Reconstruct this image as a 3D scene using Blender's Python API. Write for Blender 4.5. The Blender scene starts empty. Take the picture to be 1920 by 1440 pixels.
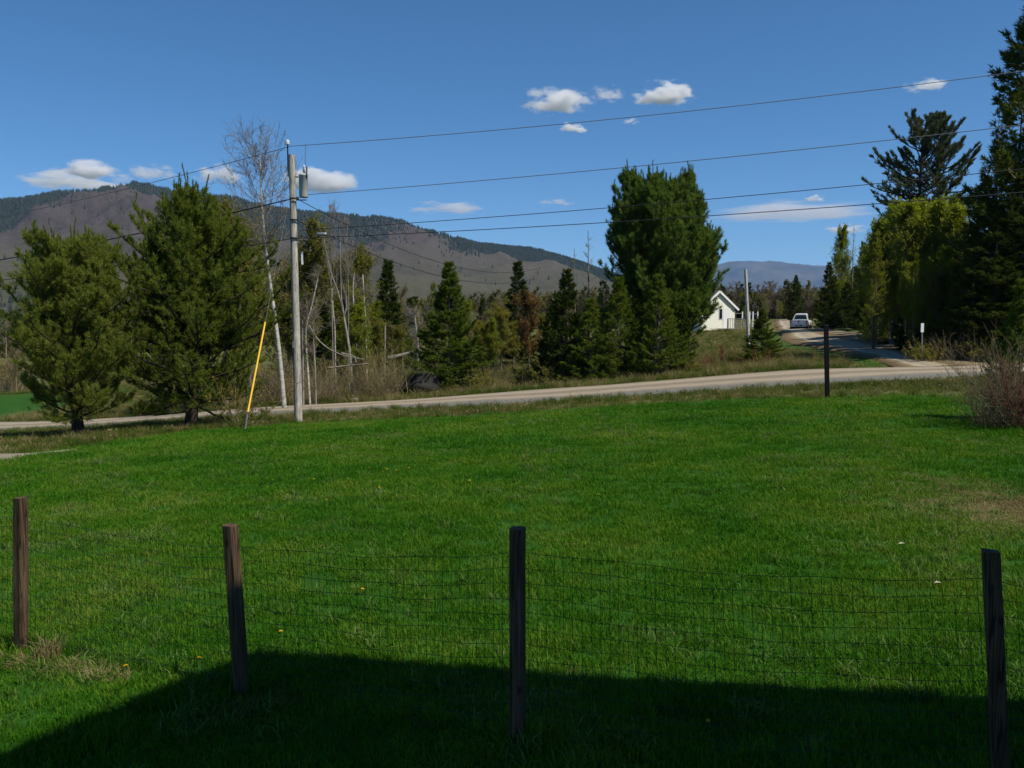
import bpy, math
import numpy as np
from mathutils import Vector

D = bpy.data
S = bpy.context.scene
C = S.collection
PI = math.pi

# ------------------------------------------------------------------ camera, sky, sun, exposure
F = 1663.0                        # focal length in photo pixels (photo 1920 x 1440)
CAMZ = 2.33
PITCH = math.atan(120.0 / F)
cam = D.objects.new('camera', D.cameras.new('camera'))
C.objects.link(cam)
cam.location = (0, 0, CAMZ)
cam.rotation_euler = (PI / 2 - PITCH, 0, 0)
cam.data.sensor_width = 36.0
cam.data.lens = 36.0 * F / 1920.0
cam.data.clip_start = 0.05
cam.data.clip_end = 60000.0
S.camera = cam

SUN_AZ = math.atan2(0.85, -0.53)  # clockwise from +Y
SUN_EL = math.radians(56.0)
SUN_DIR = np.array([math.sin(SUN_AZ) * math.cos(SUN_EL), math.cos(SUN_AZ) * math.cos(SUN_EL), math.sin(SUN_EL)])
world = D.worlds.new('World')
S.world = world
world.use_nodes = True
wn = world.node_tree
wn.nodes.clear()
sky = wn.nodes.new('ShaderNodeTexSky')
sky.sky_type = 'NISHITA'
sky.sun_disc = False
sky.sun_elevation = SUN_EL
sky.sun_rotation = SUN_AZ
sky.altitude = 3000.0
sky.air_density = 1.0
sky.dust_density = 0.0
sky.ozone_density = 6.0
bg = wn.nodes.new('ShaderNodeBackground')
bg.inputs['Strength'].default_value = 0.100
wo = wn.nodes.new('ShaderNodeOutputWorld')
hsv = wn.nodes.new('ShaderNodeHueSaturation')
hsv.inputs['Saturation'].default_value = 1.14
hsv.inputs['Hue'].default_value = 0.495
wn.links.new(sky.outputs[0], hsv.inputs['Color'])
wn.links.new(hsv.outputs[0], bg.inputs[0])
wn.links.new(bg.outputs[0], wo.inputs[0])

sun = D.objects.new('sun', D.lights.new('sun', 'SUN'))
C.objects.link(sun)
sun.data.energy = 4.9
sun.data.angle = math.radians(0.53)
sun.data.color = (1.0, 0.94, 0.82)
sun.rotation_euler = Vector(SUN_DIR).to_track_quat('Z', 'Y').to_euler()

S.view_settings.view_transform = 'Standard'
S.view_settings.look = 'None'
S.view_settings.exposure = 0.2
S.view_settings.gamma = 1.0
S.view_settings.use_curve_mapping = False
S.render.engine = 'CYCLES'
S.cycles.max_bounces = 6
S.cycles.diffuse_bounces = 3
S.cycles.glossy_bounces = 2
S.cycles.transmission_bounces = 3
S.cycles.transparent_max_bounces = 8
S.cycles.volume_bounces = 6
S.cycles.use_denoising = True
try:
    S.cycles.denoiser = 'OPENIMAGEDENOISE'
except Exception:
    pass

# ------------------------------------------------------------------ picture <-> place
def at(px, py, Y):
    """point of the place seen at photo pixel (px, py) at distance Y"""
    u = (720 - py) / F
    t = Y / (math.cos(PITCH) + u * math.sin(PITCH))
    return np.array([(px - 960) / F * t, Y, CAMZ + t * (-math.sin(PITCH) + u * math.cos(PITCH))])

def nrm(v):
    return v / np.maximum(np.linalg.norm(v, axis=-1, keepdims=True), 1e-9)

# ------------------------------------------------------------------ terrain
_ctl = []
for x, y, z in [(0, 0, 0), (-6, 0, -.02), (6, 0, .1), (-3.4, 6.2, -.03), (-1.7, 5.4, -.03), (0, 4.75, 0), (2.2, 4.1, .08), (-9, 3, -.2),
                (10, 5, .3), (-10, 9, -.22), (-9, 60, -1.5), (0, 70, -.7), (-40, 80, -3.2), (-40, 30, -2.6), (-22, 20, -1.3), (-20, 5, -.6),
                (30, 20, 1.0), (30, 60, 1.9), (50, 90, 2.6), (0, 120, .6), (25, 120, 2.2), (-60, 120, -3.2), (-60, 50, -4.0), (-10, -30, -.3),
                (20, -30, .4), (55, 34, 1.6), (8, 14, .2), (60, 0, 1.5), (-50, -10, -1.5), (60, 150, 2.2), (-100, 90, -4)]:
    _ctl.append((x, y, z))
for p in [(0, 870, 17), (148, 818, 27), (357, 803, 28.5), (560, 795, 30), (960, 776, 26), (1300, 754, 25), (1550, 746, 24), (1780, 742, 23),
          (1900, 806, 17), (0, 810, 38), (240, 797, 36.5), (480, 779, 34.5), (700, 769, 33), (1000, 757, 31), (1300, 736, 29.5), (1500, 725, 29),
          (1700, 714, 29), (1820, 708, 29), (0, 792, 46), (480, 765, 39.5), (700, 755, 37.5), (1000, 731, 36), (1300, 710, 35.5),
          (1500, 694, 35.5), (1700, 689, 37), (1820, 686, 37.5), (785, 742, 41), (840, 737, 42), (1180, 716, 41), (1330, 690, 42),
          (1430, 690, 43), (1350, 619, 85), (1497, 620, 90), (1540, 637, 63), (1610, 656, 50), (1690, 685, 39.5), (1729, 674, 40),
          (0, 745, 62), (100, 782, 48), (1402, 664, 50)]:
    _ctl.append(tuple(at(*p)))
_ctl = np.array(_ctl, float)

def _k(r2):
    return np.where(r2 > 1e-9, 0.5 * r2 * np.log(np.maximum(r2, 1e-9)), 0.0)

_n = len(_ctl)
_A = np.zeros((_n + 3, _n + 3))
_P = np.c_[np.ones(_n), _ctl[:, :2]]
_A[:_n, :_n] = _k(((_ctl[:, None, :2] - _ctl[None, :, :2]) ** 2).sum(-1)) + np.eye(_n) * 6.0
_A[:_n, _n:] = _P
_A[_n:, :_n] = _P.T
_W = np.linalg.solve(_A, np.r_[_ctl[:, 2], 0, 0, 0])

def sstep(a, b, x):
    t = np.clip((x - a) / (b - a), 0, 1)
    return t * t * (3 - 2 * t)

def terrain(x, y):
    x = np.asarray(x, float); y = np.asarray(y, float)
    sh = np.broadcast(x, y).shape
    xf = np.broadcast_to(x, sh).ravel(); yf = np.broadcast_to(y, sh).ravel()
    out = np.empty(len(xf))
    for i in range(0, len(xf), 20000):
        a, b = xf[i:i + 20000], yf[i:i + 20000]
        xc, yc = np.clip(a, -110, 100), np.clip(b, -40, 170)
        r2 = (xc[:, None] - _ctl[None, :, 0]) ** 2 + (yc[:, None] - _ctl[None, :, 1]) ** 2
        z = _k(r2) @ _W[:_n] + _W[_n] + _W[_n + 1] * xc + _W[_n + 2] * yc
        far = -0.6 + 2.4 * np.tanh(a / 60.0)
        w = sstep(95, 190, np.hypot(a, b - 40))
        out[i:i + 20000] = z * (1 - w) + far * w
    return out.reshape(sh)

def gz(x, y):
    return float(terrain(np.array([x]), np.array([y]))[0])

def base(px, Y):
    """ground point under photo column px at distance Y"""
    x = at(px, 700, Y)[0]
    z = gz(x, Y)
    for _ in range(3):
        py = 720 - F * math.tan(math.atan2(z - CAMZ, Y) + PITCH)
        x = at(px, py, Y)[0]
        z = gz(x, Y)
    return np.array([x, Y, z])

def hit(px, py):
    """where the ray through a photo pixel meets the terrain"""
    ys = np.linspace(3, 120, 1200)
    pts = np.array([at(px, py, y) for y in ys])
    d = pts[:, 2] - terrain(pts[:, 0], pts[:, 1])
    i = int(np.argmax(d < 0)) if (d < 0).any() else len(ys) - 1
    return np.array([pts[i, 0], pts[i, 1], gz(pts[i, 0], pts[i, 1])])

# ------------------------------------------------------------------ mesh helpers
class MB:
    """collects vertices and faces, then links them as ONE mesh object"""
    def __init__(s):
        s.v = []; s.f = []; s.n = 0
    def add(s, v, f):
        v = np.asarray(v, float).reshape(-1, 3)
        f = np.asarray(f, int)
        if len(f) == 0: return s
        s.v.append(v); s.f.append(f + s.n); s.n += len(v)
        return s
    def box(s, c, d, rz=0.0, taper=1.0, M=None):
        x, y, z = np.array(d) / 2.0
        v = np.array([[-x, -y, -z], [x, -y, -z], [x, y, -z], [-x, y, -z], [-x * taper, -y * taper, z], [x * taper, -y * taper, z], [x * taper, y * taper, z], [-x * taper, y * taper, z]])
        if M is not None: v = v @ np.array(M).T
        if rz:
            cs, sn = math.cos(rz), math.sin(rz)
            v = v @ np.array([[cs, sn, 0], [-sn, cs, 0], [0, 0, 1]])
        return s.add(v + np.array(c), [[0, 3, 2, 1], [4, 5, 6, 7], [0, 1, 5, 4], [1, 2, 6, 5], [2, 3, 7, 6], [3, 0, 4, 7]])
    def beam(s, a, b, w, h):
        """a straight bar of section w x h from a to b, h kept as upright as it can be"""
        a = np.array(a, float); b = np.array(b, float)
        t = nrm(b - a)
        ref = np.array([0, 0, 1.0]) if abs(t[2]) < .95 else np.array([0, 1.0, 0])
        p = nrm(np.cross(t, ref)); q = np.cross(p, t)
        v = [e + p * sx * w / 2 + q * sy * h / 2 for e in (a, b) for sx, sy in ((-1, -1), (1, -1), (1, 1), (-1, 1))]
        return s.add(v, [[0, 1, 2, 3], [7, 6, 5, 4], [0, 4, 5, 1], [1, 5, 6, 2], [2, 6, 7, 3], [3, 7, 4, 0]])
    def tube(s, P, R, n=8, cap=True):
        P = np.array(P, float)
        R = np.broadcast_to(np.asarray(R, float), (len(P),))
        v, f = tubes(P[None], R[None], n)
        s.add(v, f)
        if cap:
            for e, r0 in ((0, 0), (len(P) - 1, 1)):
                ring = v[e * n:(e + 1) * n]
                c = ring.mean(0)
                vv = np.vstack([ring, c[None]])
                ff = [[i, (i + 1) % n, n] if e else [(i + 1) % n, i, n] for i in range(n)]
                s.add(vv, ff)
        return s
    def lathe(s, prof, c=(0, 0, 0), n=16, axis='z'):
        a = np.arange(n) / n * 2 * PI
        v = []
        for r, z in prof:
            ring = np.c_[r * np.cos(a), r * np.sin(a), np.full(n, z)]
            v.append(ring)
        v = np.vstack(v)
        if axis == 'x': v = v[:, [2, 0, 1]]
        if axis == 'y': v = v[:, [1, 2, 0]]
        f = []
        for k in range(len(prof) - 1):
            for i in range(n):
                j = (i + 1) % n
                f.append([k * n + i, k * n + j, (k + 1) * n + j, (k + 1) * n + i])
        return s.add(v + np.array(c), f)
    def prism(s, poly, a, b, axis=1):
        """polygon (2-D) extruded from a to b along an axis"""
        poly = np.array(poly, float); n = len(poly)
        def put(t):
            o = np.empty((n, 3)); rest = [i for i in range(3) if i != axis]
            o[:, rest[0]] = poly[:, 0]; o[:, rest[1]] = poly[:, 1]; o[:, axis] = t
            return o
        v = np.vstack([put(a), put(b)])
        s.add(v, [[i, (i + 1) % n, n + (i + 1) % n, n + i] for i in range(n)])
        for off in (0, n):
            c = v[off:off + n].mean(0)
            s.add(np.vstack([v[off:off + n], c[None]]), [[i, (i + 1) % n, n] for i in range(n)])
        return s
    def mesh(s, name, mat, smooth=False):
        me = D.meshes.new(name)
        V = np.vstack(s.v) if s.v else np.zeros((0, 3))
        tot = np.concatenate([np.full(len(f), f.shape[1]) for f in s.f]) if s.f else np.zeros(0, int)
        loops = np.concatenate([f.ravel() for f in s.f]) if s.f else np.zeros(0, int)
        me.vertices.add(len(V)); me.vertices.foreach_set('co', V.astype(np.float32).ravel())
        me.loops.add(len(loops)); me.loops.foreach_set('vertex_index', loops.astype(np.int32))
        me.polygons.add(len(tot))
        st = np.concatenate([[0], np.cumsum(tot)[:-1]]) if len(tot) else np.zeros(0)
        me.polygons.foreach_set('loop_start', st.astype(np.int32))
        me.polygons.foreach_set('loop_total', tot.astype(np.int32))
        me.polygons.foreach_set('use_smooth', np.full(len(tot), smooth))
        me.update(calc_edges=True)
        me.validate()
        if mat: me.materials.append(mat)
        return me
    def build(s, name, mat, parent=None, smooth=False, loc=None):
        return link(name, s.mesh(name, mat, smooth), parent, loc)

def link(name, data, parent=None, loc=None):
    o = D.objects.new(name, data)
    C.objects.link(o)
    if parent is not None: o.parent = parent
    if loc is not None: o.location = loc
    return o

def tag(o, label=None, cat=None, group=None, kind=None):
    if label: o['label'] = label
    if cat: o['category'] = cat
    if group: o['group'] = group
    if kind: o['kind'] = kind
    return o

def thing(name, label, cat, loc=(0, 0, 0), rz=0.0, group=None, scale=None):
    o = D.objects.new(name, None)
    C.objects.link(o)
    o.location = loc
    o.rotation_euler = (0, 0, rz)
    o.empty_display_size = 0.2
    if scale is not None: o.scale = scale
    return tag(o, label, cat, group)

def bevel(o, w, seg=2):
    m = o.modifiers.new('bevel', 'BEVEL'); m.width = w; m.segments = seg; m.limit_method = 'ANGLE'
    return o

def tubes(P, R, n=4):
    """N polylines (N,K,3) with radii (N,K) -> vertices, quads"""
    N, K, _ = P.shape
    T = nrm(np.gradient(P, axis=1)) if K > 2 else np.repeat(nrm(P[:, 1:] - P[:, :1]), K, axis=1)
    ov = nrm(P[:, -1] - P[:, 0])
    ref = np.where(np.abs(ov[:, 2:3]) < 0.85, np.array([[0, 0, 1.0]]), np.array([[1.0, 0, 0]]))
    a = nrm(np.cross(T, ref[:, None, :])); b = np.cross(T, a)
    th = np.arange(n) / n * 2 * PI
    ring = P[:, :, None, :] + R[:, :, None, None] * (a[:, :, None, :] * np.cos(th)[None, None, :, None] + b[:, :, None, :] * np.sin(th)[None, None, :, None])
    V = ring.reshape(-1, 3)
    i = np.arange(N)[:, None, None]; k = np.arange(K - 1)[None, :, None]; j = np.arange(n)[None, None, :]
    o = (i * K + k) * n
    j2 = (j + 1) % n
    Fq = np.stack([o + j, o + j2, o + n + j2, o + n + j], -1).reshape(-1, 4)
    return V, Fq

def grow(rng, start, d, L, K=5, gnarl=0.12, trop=0.0, sag=0.0):
    """N curved shoots: (N,K,3). trop bends them up along their length, sag bends them down first"""
    N = len(start)
    P = np.empty((N, K, 3)); P[:, 0] = start
    d = nrm(d.copy())
    for k in range(1, K):
        d = d + rng.normal(0, gnarl, (N, 3))
        d[:, 2] += (trop * k / (K - 1) - sag * (1 - k / (K - 1)))
        d = nrm(d)
        P[:, k] = P[:, k - 1] + d * (L[:, None] / (K - 1))
    return P

def along(P, t):
    """points and tangents at fractions t (N,M) of polylines P (N,K,3)"""
    N, K, _ = P.shape
    x = np.clip(t, 0, 0.9999) * (K - 1)
    i = x.astype(int); fr = (x - i)[..., None]
    idx = np.arange(N)[:, None]
    a = P[idx, i]; b = P[idx, i + 1]
    return a + (b - a) * fr, nrm(b - a)

def blades(rng, pos, axis, length, width, per, spread, jit=0.0, up=0.0):
    """per thin triangles fanning out from every position along its axis"""
    N = len(pos)
    if N == 0: return np.zeros((0, 3)), np.zeros((0, 3), int)
    p = np.repeat(pos, per, 0); ax = np.repeat(axis, per, 0)
    d = ax + rng.normal(0, spread, (N * per, 3)); d[:, 2] += up
    d = nrm(d)
    p = p + rng.normal(0, 1, p.shape) * jit
    w = nrm(np.cross(d, rng.normal(0, 1, d.shape)))
    L = (np.repeat(length, per) if np.ndim(length) else np.full(N * per, length)) * rng.uniform(.7, 1.25, N * per)
    W = width * rng.uniform(.7, 1.3, N * per)
    v = np.stack([p - w * W[:, None] / 2, p + w * W[:, None] / 2, p + d * L[:, None]], 1).reshape(-1, 3)
    f = np.arange(N * per * 3).reshape(-1, 3)
    return v, f

def leafquads(rng, pos, size, per=1, jit=0.05):
    N = len(pos) * per
    p = np.repeat(pos, per, 0) + rng.normal(0, jit, (N, 3))
    a = nrm(rng.normal(0, 1, (N, 3))); b = nrm(np.cross(a, rng.normal(0, 1, (N, 3))))
    s = size * rng.uniform(.6, 1.4, (N, 1))
    v = np.stack([p - a * s, p + b * s * .55, p + a * s, p - b * s * .55], 1).reshape(-1, 3)
    return v, np.arange(N * 4).reshape(-1, 4)

# ------------------------------------------------------------------ materials
class NT:
    def __init__(s, name):
        s.m = D.materials.new(name); s.m.use_nodes = True
        s.t = s.m.node_tree; s.t.nodes.clear()
        s.out = s.t.nodes.new('ShaderNodeOutputMaterial')
    def n(s, typ, ins=None, **kw):
        o = s.t.nodes.new('ShaderNode' + typ)
        for k, v in kw.items(): setattr(o, k, v)
        for k, v in (ins or {}).items():
            if hasattr(v, 'outputs'): v = v.outputs[0]
            if isinstance(v, bpy.types.NodeSocket): s.t.links.new(v, o.inputs[k])
            else: o.inputs[k].default_value = v
        return o
    def ramp(s, fac, stops, interp='LINEAR'):
        r = s.n('ValToRGB', {'Fac': fac})
        r.color_ramp.interpolation = interp
        e = r.color_ramp.elements
        while len(e) < len(stops): e.new(0.5)
        for i, (p, c) in enumerate(stops):
            e[i].position = p
            e[i].color = (c[0], c[1], c[2], 1) if hasattr(c, '__len__') else (c, c, c, 1)
        return r
    def math(s, op, a, b=0.0, clamp=False):
        return s.n('Math', {0: a, 1: b}, operation=op, use_clamp=clamp)
    def mix(s, fac, a, b, blend='MIX'):
        x = s.t.nodes.new('ShaderNodeMix'); x.data_type = 'RGBA'; x.blend_type = blend
        for sock, v in ((x.inputs[0], fac), (x.inputs[6], a), (x.inputs[7], b)):
            if hasattr(v, 'outputs'): v = x_out(v)
            if isinstance(v, bpy.types.NodeSocket): s.t.links.new(v, sock)
            else: sock.default_value = (*v, 1) if hasattr(v, '__len__') and len(v) == 3 else v
        return x
    def pos(s, scale=(1, 1, 1), obj=False):
        if obj: src = s.n('TexCoord').outputs['Object']
        else: src = s.n('NewGeometry').outputs['Position']
        return s.n('Mapping', {'Vector': src, 'Scale': scale})
    def noise(s, vec, scale, detail=4.0, rough=0.55):
        return s.n('TexNoise', {'Vector': vec, 'Scale': scale, 'Detail': detail, 'Roughness': rough})
    def surf(s, sh):
        s.t.links.new(sh.outputs[0], s.out.inputs['Surface']); return s.m
    def bump(s, h, strength=.5, dist=.02):
        return s.n('Bump', {'Height': h, 'Strength': strength, 'Distance': dist})
    def pbr(s, col, rough=.8, spec=.3, normal=None, metal=0.0):
        p = s.n('BsdfPrincipled', {'Base Color': col if not (hasattr(col, '__len__') and len(col) == 3) else (*col, 1), 'Roughness': rough, 'Specular IOR Level': spec, 'Metallic': metal})
        if normal is not None: s.t.links.new(normal.outputs[0], p.inputs['Normal'])
        return p

def x_out(n):
    if n.bl_idname == 'ShaderNodeMix': return n.outputs[2]
    return n.outputs[0]

def flat(name, col, rough=.6, spec=.3, metal=0.0, var=.12, scale=6.0, bump=0.0):
    """an everyday material: one colour with some grain and wear"""
    t = NT(name)
    v = t.noise(t.pos(obj=True), scale, 5.0)
    r = t.ramp(v, [(.3, tuple(c * (1 - var) for c in col)), (.7, tuple(min(1, c * (1 + var)) for c in col))])
    nm = t.bump(v, .4, bump) if bump else None
    return t.surf(t.pbr(r.outputs[0], rough, spec, nm, metal))

def leaf(name, stops, trans=.3, scale=.6, rough=.7, spec=.06, isl=.55, oi=.2, tint=(1.25, 1.15, .7)):
    t = NT(name)
    g = t.n('NewGeometry')
    oi_n = t.n('ObjectInfo')
    nz = t.noise(g.outputs['Position'], scale, 3.0)
    f = t.math('ADD', t.math('MULTIPLY', nz, 1 - isl), t.math('MULTIPLY', g.outputs['Random Per Island'], isl))
    f3 = t.math('MULTIPLY', t.math('SUBTRACT', oi_n.outputs['Random'], .5), oi)
    f = t.math('ADD', f, f3)
    r = t.ramp(f, stops)
    p = t.pbr(r.outputs[0], rough, spec)
    tr = t.n('BsdfTranslucent', {'Color': t.mix(1.0, r.outputs[0], (*tint, 1), 'MULTIPLY').outputs[2]})
    return t.surf(t.n('MixShader', {0: trans, 1: p, 2: tr}))

def bark(name, c1, c2, scale=9.0, stretch=.18):
    t = NT(name)
    v = t.noise(t.pos((1, 1, stretch), obj=True), scale, 6.0, .65)
    r = t.ramp(v, [(.35, c1), (.65, c2)])
    return t.surf(t.pbr(r.outputs[0], .9, .15, t.bump(v, .8, .02)))

M = {}
M['pine'] = leaf('pine_needles', [(.12, (.050, .080, .012)), (.40, (.112, .150, .024)), (.64, (.170, .200, .042)), (.88, (.22, .23, .075))], .5, .9, tint=(2.1, 2.0, .9))
M['pine_mid'] = leaf('middle_pine_needles', [(.12, (.034, .072, .014)), (.42, (.080, .132, .026)), (.68, (.125, .175, .044)), (.9, (.17, .205, .075))], .48, .9, tint=(1.9, 1.9, .9))
M['pine_far'] = leaf('old_pine_needles', [(.15, (.045, .065, .030)), (.5, (.090, .115, .055)), (.85, (.14, .165, .09))], .2, .5)
M['spruce'] = leaf('spruce_needles', [(.15, (.028, .046, .008)), (.5, (.055, .082, .013)), (.85, (.092, .12, .02))], .25, .8)
M['spruce_light'] = leaf('young_spruce_needles', [(.15, (.050, .080, .010)), (.5, (.090, .130, .016)), (.85, (.13, .165, .025))], .4, .8, tint=(1.6, 1.6, .8))
M['larch'] = leaf('larch_needles', [(.15, (.085, .110, .012)), (.5, (.14, .165, .020)), (.85, (.19, .20, .035))], .5, .8, tint=(2.0, 1.9, .9))
M['spring'] = leaf('spring_leaves', [(.15, (.105, .135, .008)), (.5, (.155, .190, .012)), (.85, (.20, .225, .025))], .52, .8, tint=(2.1, 2.0, .8))
M['yellow_leaf'] = leaf('yellow_spring_leaves', [(.15, (.12, .10, .015)), (.5, (.19, .15, .02)), (.85, (.26, .2, .035))], .35, .8)
M['olive'] = leaf('olive_spring_leaves', [(.15, (.100, .105, .014)), (.5, (.150, .150, .020)), (.85, (.20, .185, .035))], .5, .8, tint=(2.0, 1.9, .9))
M['rust'] = leaf('rusty_leaves', [(.15, (.10, .055, .016)), (.5, (.17, .095, .026)), (.85, (.21, .14, .04))], .3, .8)
M['pine_bark'] = bark('pine_bark', (.020, .014, .010), (.060, .044, .033))
M['grey_bark'] = bark('grey_bark', (.11, .092, .068), (.25, .215, .17))
M['pale_bark'] = bark('pale_bark', (.15, .13, .11), (.31, .28, .24))
M['brown_twig'] = bark('brown_twigs', (.15, .115, .062), (.29, .23, .135), 14)
M['tan_twig'] = bark('tan_twigs', (.085, .068, .04), (.20, .165, .10), 14)
M['red_twig'] = bark('red_twigs', (.11, .03, .025), (.22, .075, .055), 14)
t = NT('birch_bark')
v = t.noise(t.pos((1, 1, 5.0), obj=True), 1.6, 5.0, .7)
r = t.ramp(v, [(.34, (.06, .052, .045)), (.46, (.36, .34, .30)), (.75, (.58, .56, .51))])
M['birch'] = t.surf(t.pbr(r.outputs[0], .7, .2, t.bump(v, .3, .01)))
# ------------------------------------------------------------------ ground, road, driveway
def world_poly(pts):
    return np.array([at(*p)[:2] for p in pts])

near = world_poly([(0, 810, 38), (240, 797, 36.5), (480, 779, 34.5), (700, 769, 33), (1000, 757, 31), (1300, 736, 29.5), (1500, 725, 29), (1700, 714, 29), (1820, 708, 29)])
far = world_poly([(0, 792, 46), (240, 779, 42.5), (480, 765, 39.5), (700, 755, 37.5), (1000, 731, 36), (1300, 710, 35.5), (1500, 694, 35.5), (1700, 689, 37), (1820, 686, 37.5)])
near = np.vstack([[-75, 54], [-45, 44.5], near, [24, 29.5], [45, 31], [80, 34]])
far = np.vstack([[-80, 64], [-50, 53.5], far, [28, 38], [45, 39], [80, 42]])
drive_l = np.array([base(px, Y)[:2] for px, Y in ((1672, 36.6), (1668, 40), (1630, 44), (1553, 51), (1498, 58), (1468, 67), (1462, 78), (1458, 92), (1450, 115))])
drive_r = np.array([base(px, Y)[:2] for px, Y in ((1780, 36.8), (1765, 40), (1745, 45), (1700, 52), (1650, 60), (1590, 69), (1548, 80), (1524, 93), (1500, 116))])
drive_l[0] = (drive_l[1][0] - 1.0, 36.4); drive_r[0] = (drive_r[1][0] + 1.2, 36.6)
lawn_edge = np.vstack([[-30, 15.5], [-12, 16.2], world_poly([(0, 866, 17.2), (110, 846, 20), (350, 814, 26.3), (560, 798, 29), (760, 788, 27.6), (960, 776, 26), (1300, 756, 25), (1550, 748, 23.9), (1780, 744, 22.8), (1920, 748, 21.8)]), [20, 21.5], [40, 22]])

def lawn_y(x): return np.interp(x, lawn_edge[:, 0], lawn_edge[:, 1])
def near_y(x): return np.interp(x, near[:, 0], near[:, 1])
def far_y(x): return np.interp(x, far[:, 0], far[:, 1])

def resample(p, n):
    d = np.r_[0, np.cumsum(np.linalg.norm(np.diff(p, axis=0), axis=1))]
    q = np.linspace(0, d[-1], n)
    # smooth the corners with a few passes
    o = np.c_[np.interp(q, d, p[:, 0]), np.interp(q, d, p[:, 1])]
    for _ in range(6): o[1:-1] = .25 * o[:-2] + .5 * o[1:-1] + .25 * o[2:]
    return o

def in_strip(x, y, L, R):
    """inside the driveway strip: 0..1 with soft edges, by distance to its centre line"""
    c = resample((L + R) / 2, 60); w = np.linalg.norm(resample(L, 60) - resample(R, 60), axis=1) / 2
    d = np.full(x.shape, 1e9)
    for i in range(60):
        d = np.minimum(d, np.hypot(x - c[i, 0], y - c[i, 1]) / w[i])
    return d

rngw = np.random.default_rng(5)
_wv = [(rngw.uniform(.15, 1.1), rngw.uniform(0, 2 * PI), rngw.uniform(0, 2 * PI)) for _ in range(14)]
def bumps(x, y):
    z = 0
    for k, a, p in _wv: z = z + np.sin((x * math.cos(a) + y * math.sin(a)) * k * 2.4 + p) / (1 + 2 * k)
    return z / 6

def graded(a, b, step, lim, r=1.16):
    core = np.arange(a, b + step * .5, step)
    up, d, x = [], step, b
    while x < lim: d *= r; x += d; up.append(min(x, lim))
    dn, d, x = [], step, a
    while x > -lim: d *= r; x -= d; dn.append(max(x, -lim))
    return np.array(dn[::-1] + list(core) + up)

LIM = 13800.0
gx = graded(-34, 42, .38, LIM); gy = graded(-4, 70, .36, LIM)
X, Y = np.meshgrid(gx, gy)
Z = terrain(X, Y)
onroad = ((Y > near_y(X) + .25) & (Y < far_y(X) - .25)).astype(float)
dd = in_strip(X, Y, drive_l, drive_r)
ondrive = sstep(1.12, .95, dd) * (Y > 36) * (Y < 120)
verge = sstep(0, .8, Y - lawn_y(X)) * (Y < near_y(X))
beyond = (Y > far_y(X)).astype(float)
lawnm = (1 - verge) * (Y < near_y(X)) * (Y > -60) * (np.abs(X) < 60)
amp = np.where(Y < lawn_y(X), .035, .11) * (np.hypot(X, Y) < 140)
Z = Z + bumps(X, Y) * amp - .10 * onroad - .10 * ondrive
Z = Z + .05 * sstep(2.0, .5, np.abs(Y - lawn_y(X) - 1.2)) * (X > -8)
nx, ny = len(gx), len(gy)
ii = (np.arange(ny - 1)[:, None] * nx + np.arange(nx - 1)[None]).ravel()
gm = MB().add(np.c_[X.ravel(), Y.ravel(), Z.ravel()], np.c_[ii, ii + 1, ii + nx + 1, ii + nx])
t = NT('ground_turf')
la = t.n('Attribute', attribute_name='lawn').outputs['Fac']
p = t.pos()
big = t.noise(p, .35, 4.0); fine = t.noise(p, 9.0, 6.0, .7); mid = t.noise(p, 1.6, 5.0, .6)
lawn_c = t.ramp(mid, [(.3, (.013, .055, .005)), (.7, (.030, .092, .009))])
rough_c = t.ramp(t.math('ADD', t.math('MULTIPLY', big, .5), t.math('MULTIPLY', fine, .5)), [(.32, (.035, .050, .014)), (.48, (.080, .090, .022)), (.62, (.14, .125, .045)), (.75, (.20, .17, .08))])
t.surf(t.pbr(t.mix(la, rough_c.outputs[0], lawn_c.outputs[0]).outputs[2], .95, .1, t.bump(fine, .6, .04)))
ground = gm.build('ground', t.m, smooth=True)
at_l = ground.data.attributes.new('lawn', 'FLOAT', 'POINT')
fieldm = sstep(0, 2, -X - 26.5) * sstep(1, 3, Y - far_y(X)) * sstep(75, 60, Y)
slope_green = sstep(11, 13, X) * sstep(.9, 1.25, dd) * sstep(37.5, 39, Y) * sstep(1.9, 1.5, dd) * (X < (drive_l[4][0] + 3)) * .8
at_l.data.foreach_set('value', np.clip(lawnm + fieldm + slope_green, 0, 1).astype(np.float32).ravel())
tag(ground, kind='structure')

def strip(name, L, R, nl, nw, lift, mat, mask_wobble=0.12):
    L = resample(L, nl); R = resample(R, nl)
    w = np.linspace(0, 1, nw)
    rg = np.random.default_rng(len(name))
    wob = rg.normal(0, mask_wobble, (nl, 2, 2))
    for _ in range(1): wob[1:-1] = (wob[:-2] + wob[1:-1] * 2 + wob[2:]) / 4
    L = L + wob[:, 0]; R = R + wob[:, 1]
    P = L[:, None] * (1 - w)[None, :, None] + R[:, None] * w[None, :, None]
    z = terrain(P[..., 0], P[..., 1]) + lift
    # crown in the middle, slight wheel ruts, edges turned down into the verge
    z = z + .05 * (1 - (2 * w - 1) ** 2)[None] - .02 * np.exp(-((w - .3) / .07) ** 2)[None] - .02 * np.exp(-((w - .68) / .07) ** 2)[None]
    z[:, 0] -= .09; z[:, -1] -= .09
    v = np.dstack([P, z]).reshape(-1, 3)
    i = (np.arange(nl - 1)[:, None] * nw + np.arange(nw - 1)[None]).ravel()
    o = MB().add(v, np.c_[i, i + 1, i + nw + 1, i + nw]).build(name, mat, smooth=True)
    a = o.data.attributes.new('across', 'FLOAT', 'POINT')
    a.data.foreach_set('value', np.tile(w, nl).astype(np.float32))
    return tag(o, kind='structure')

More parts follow.
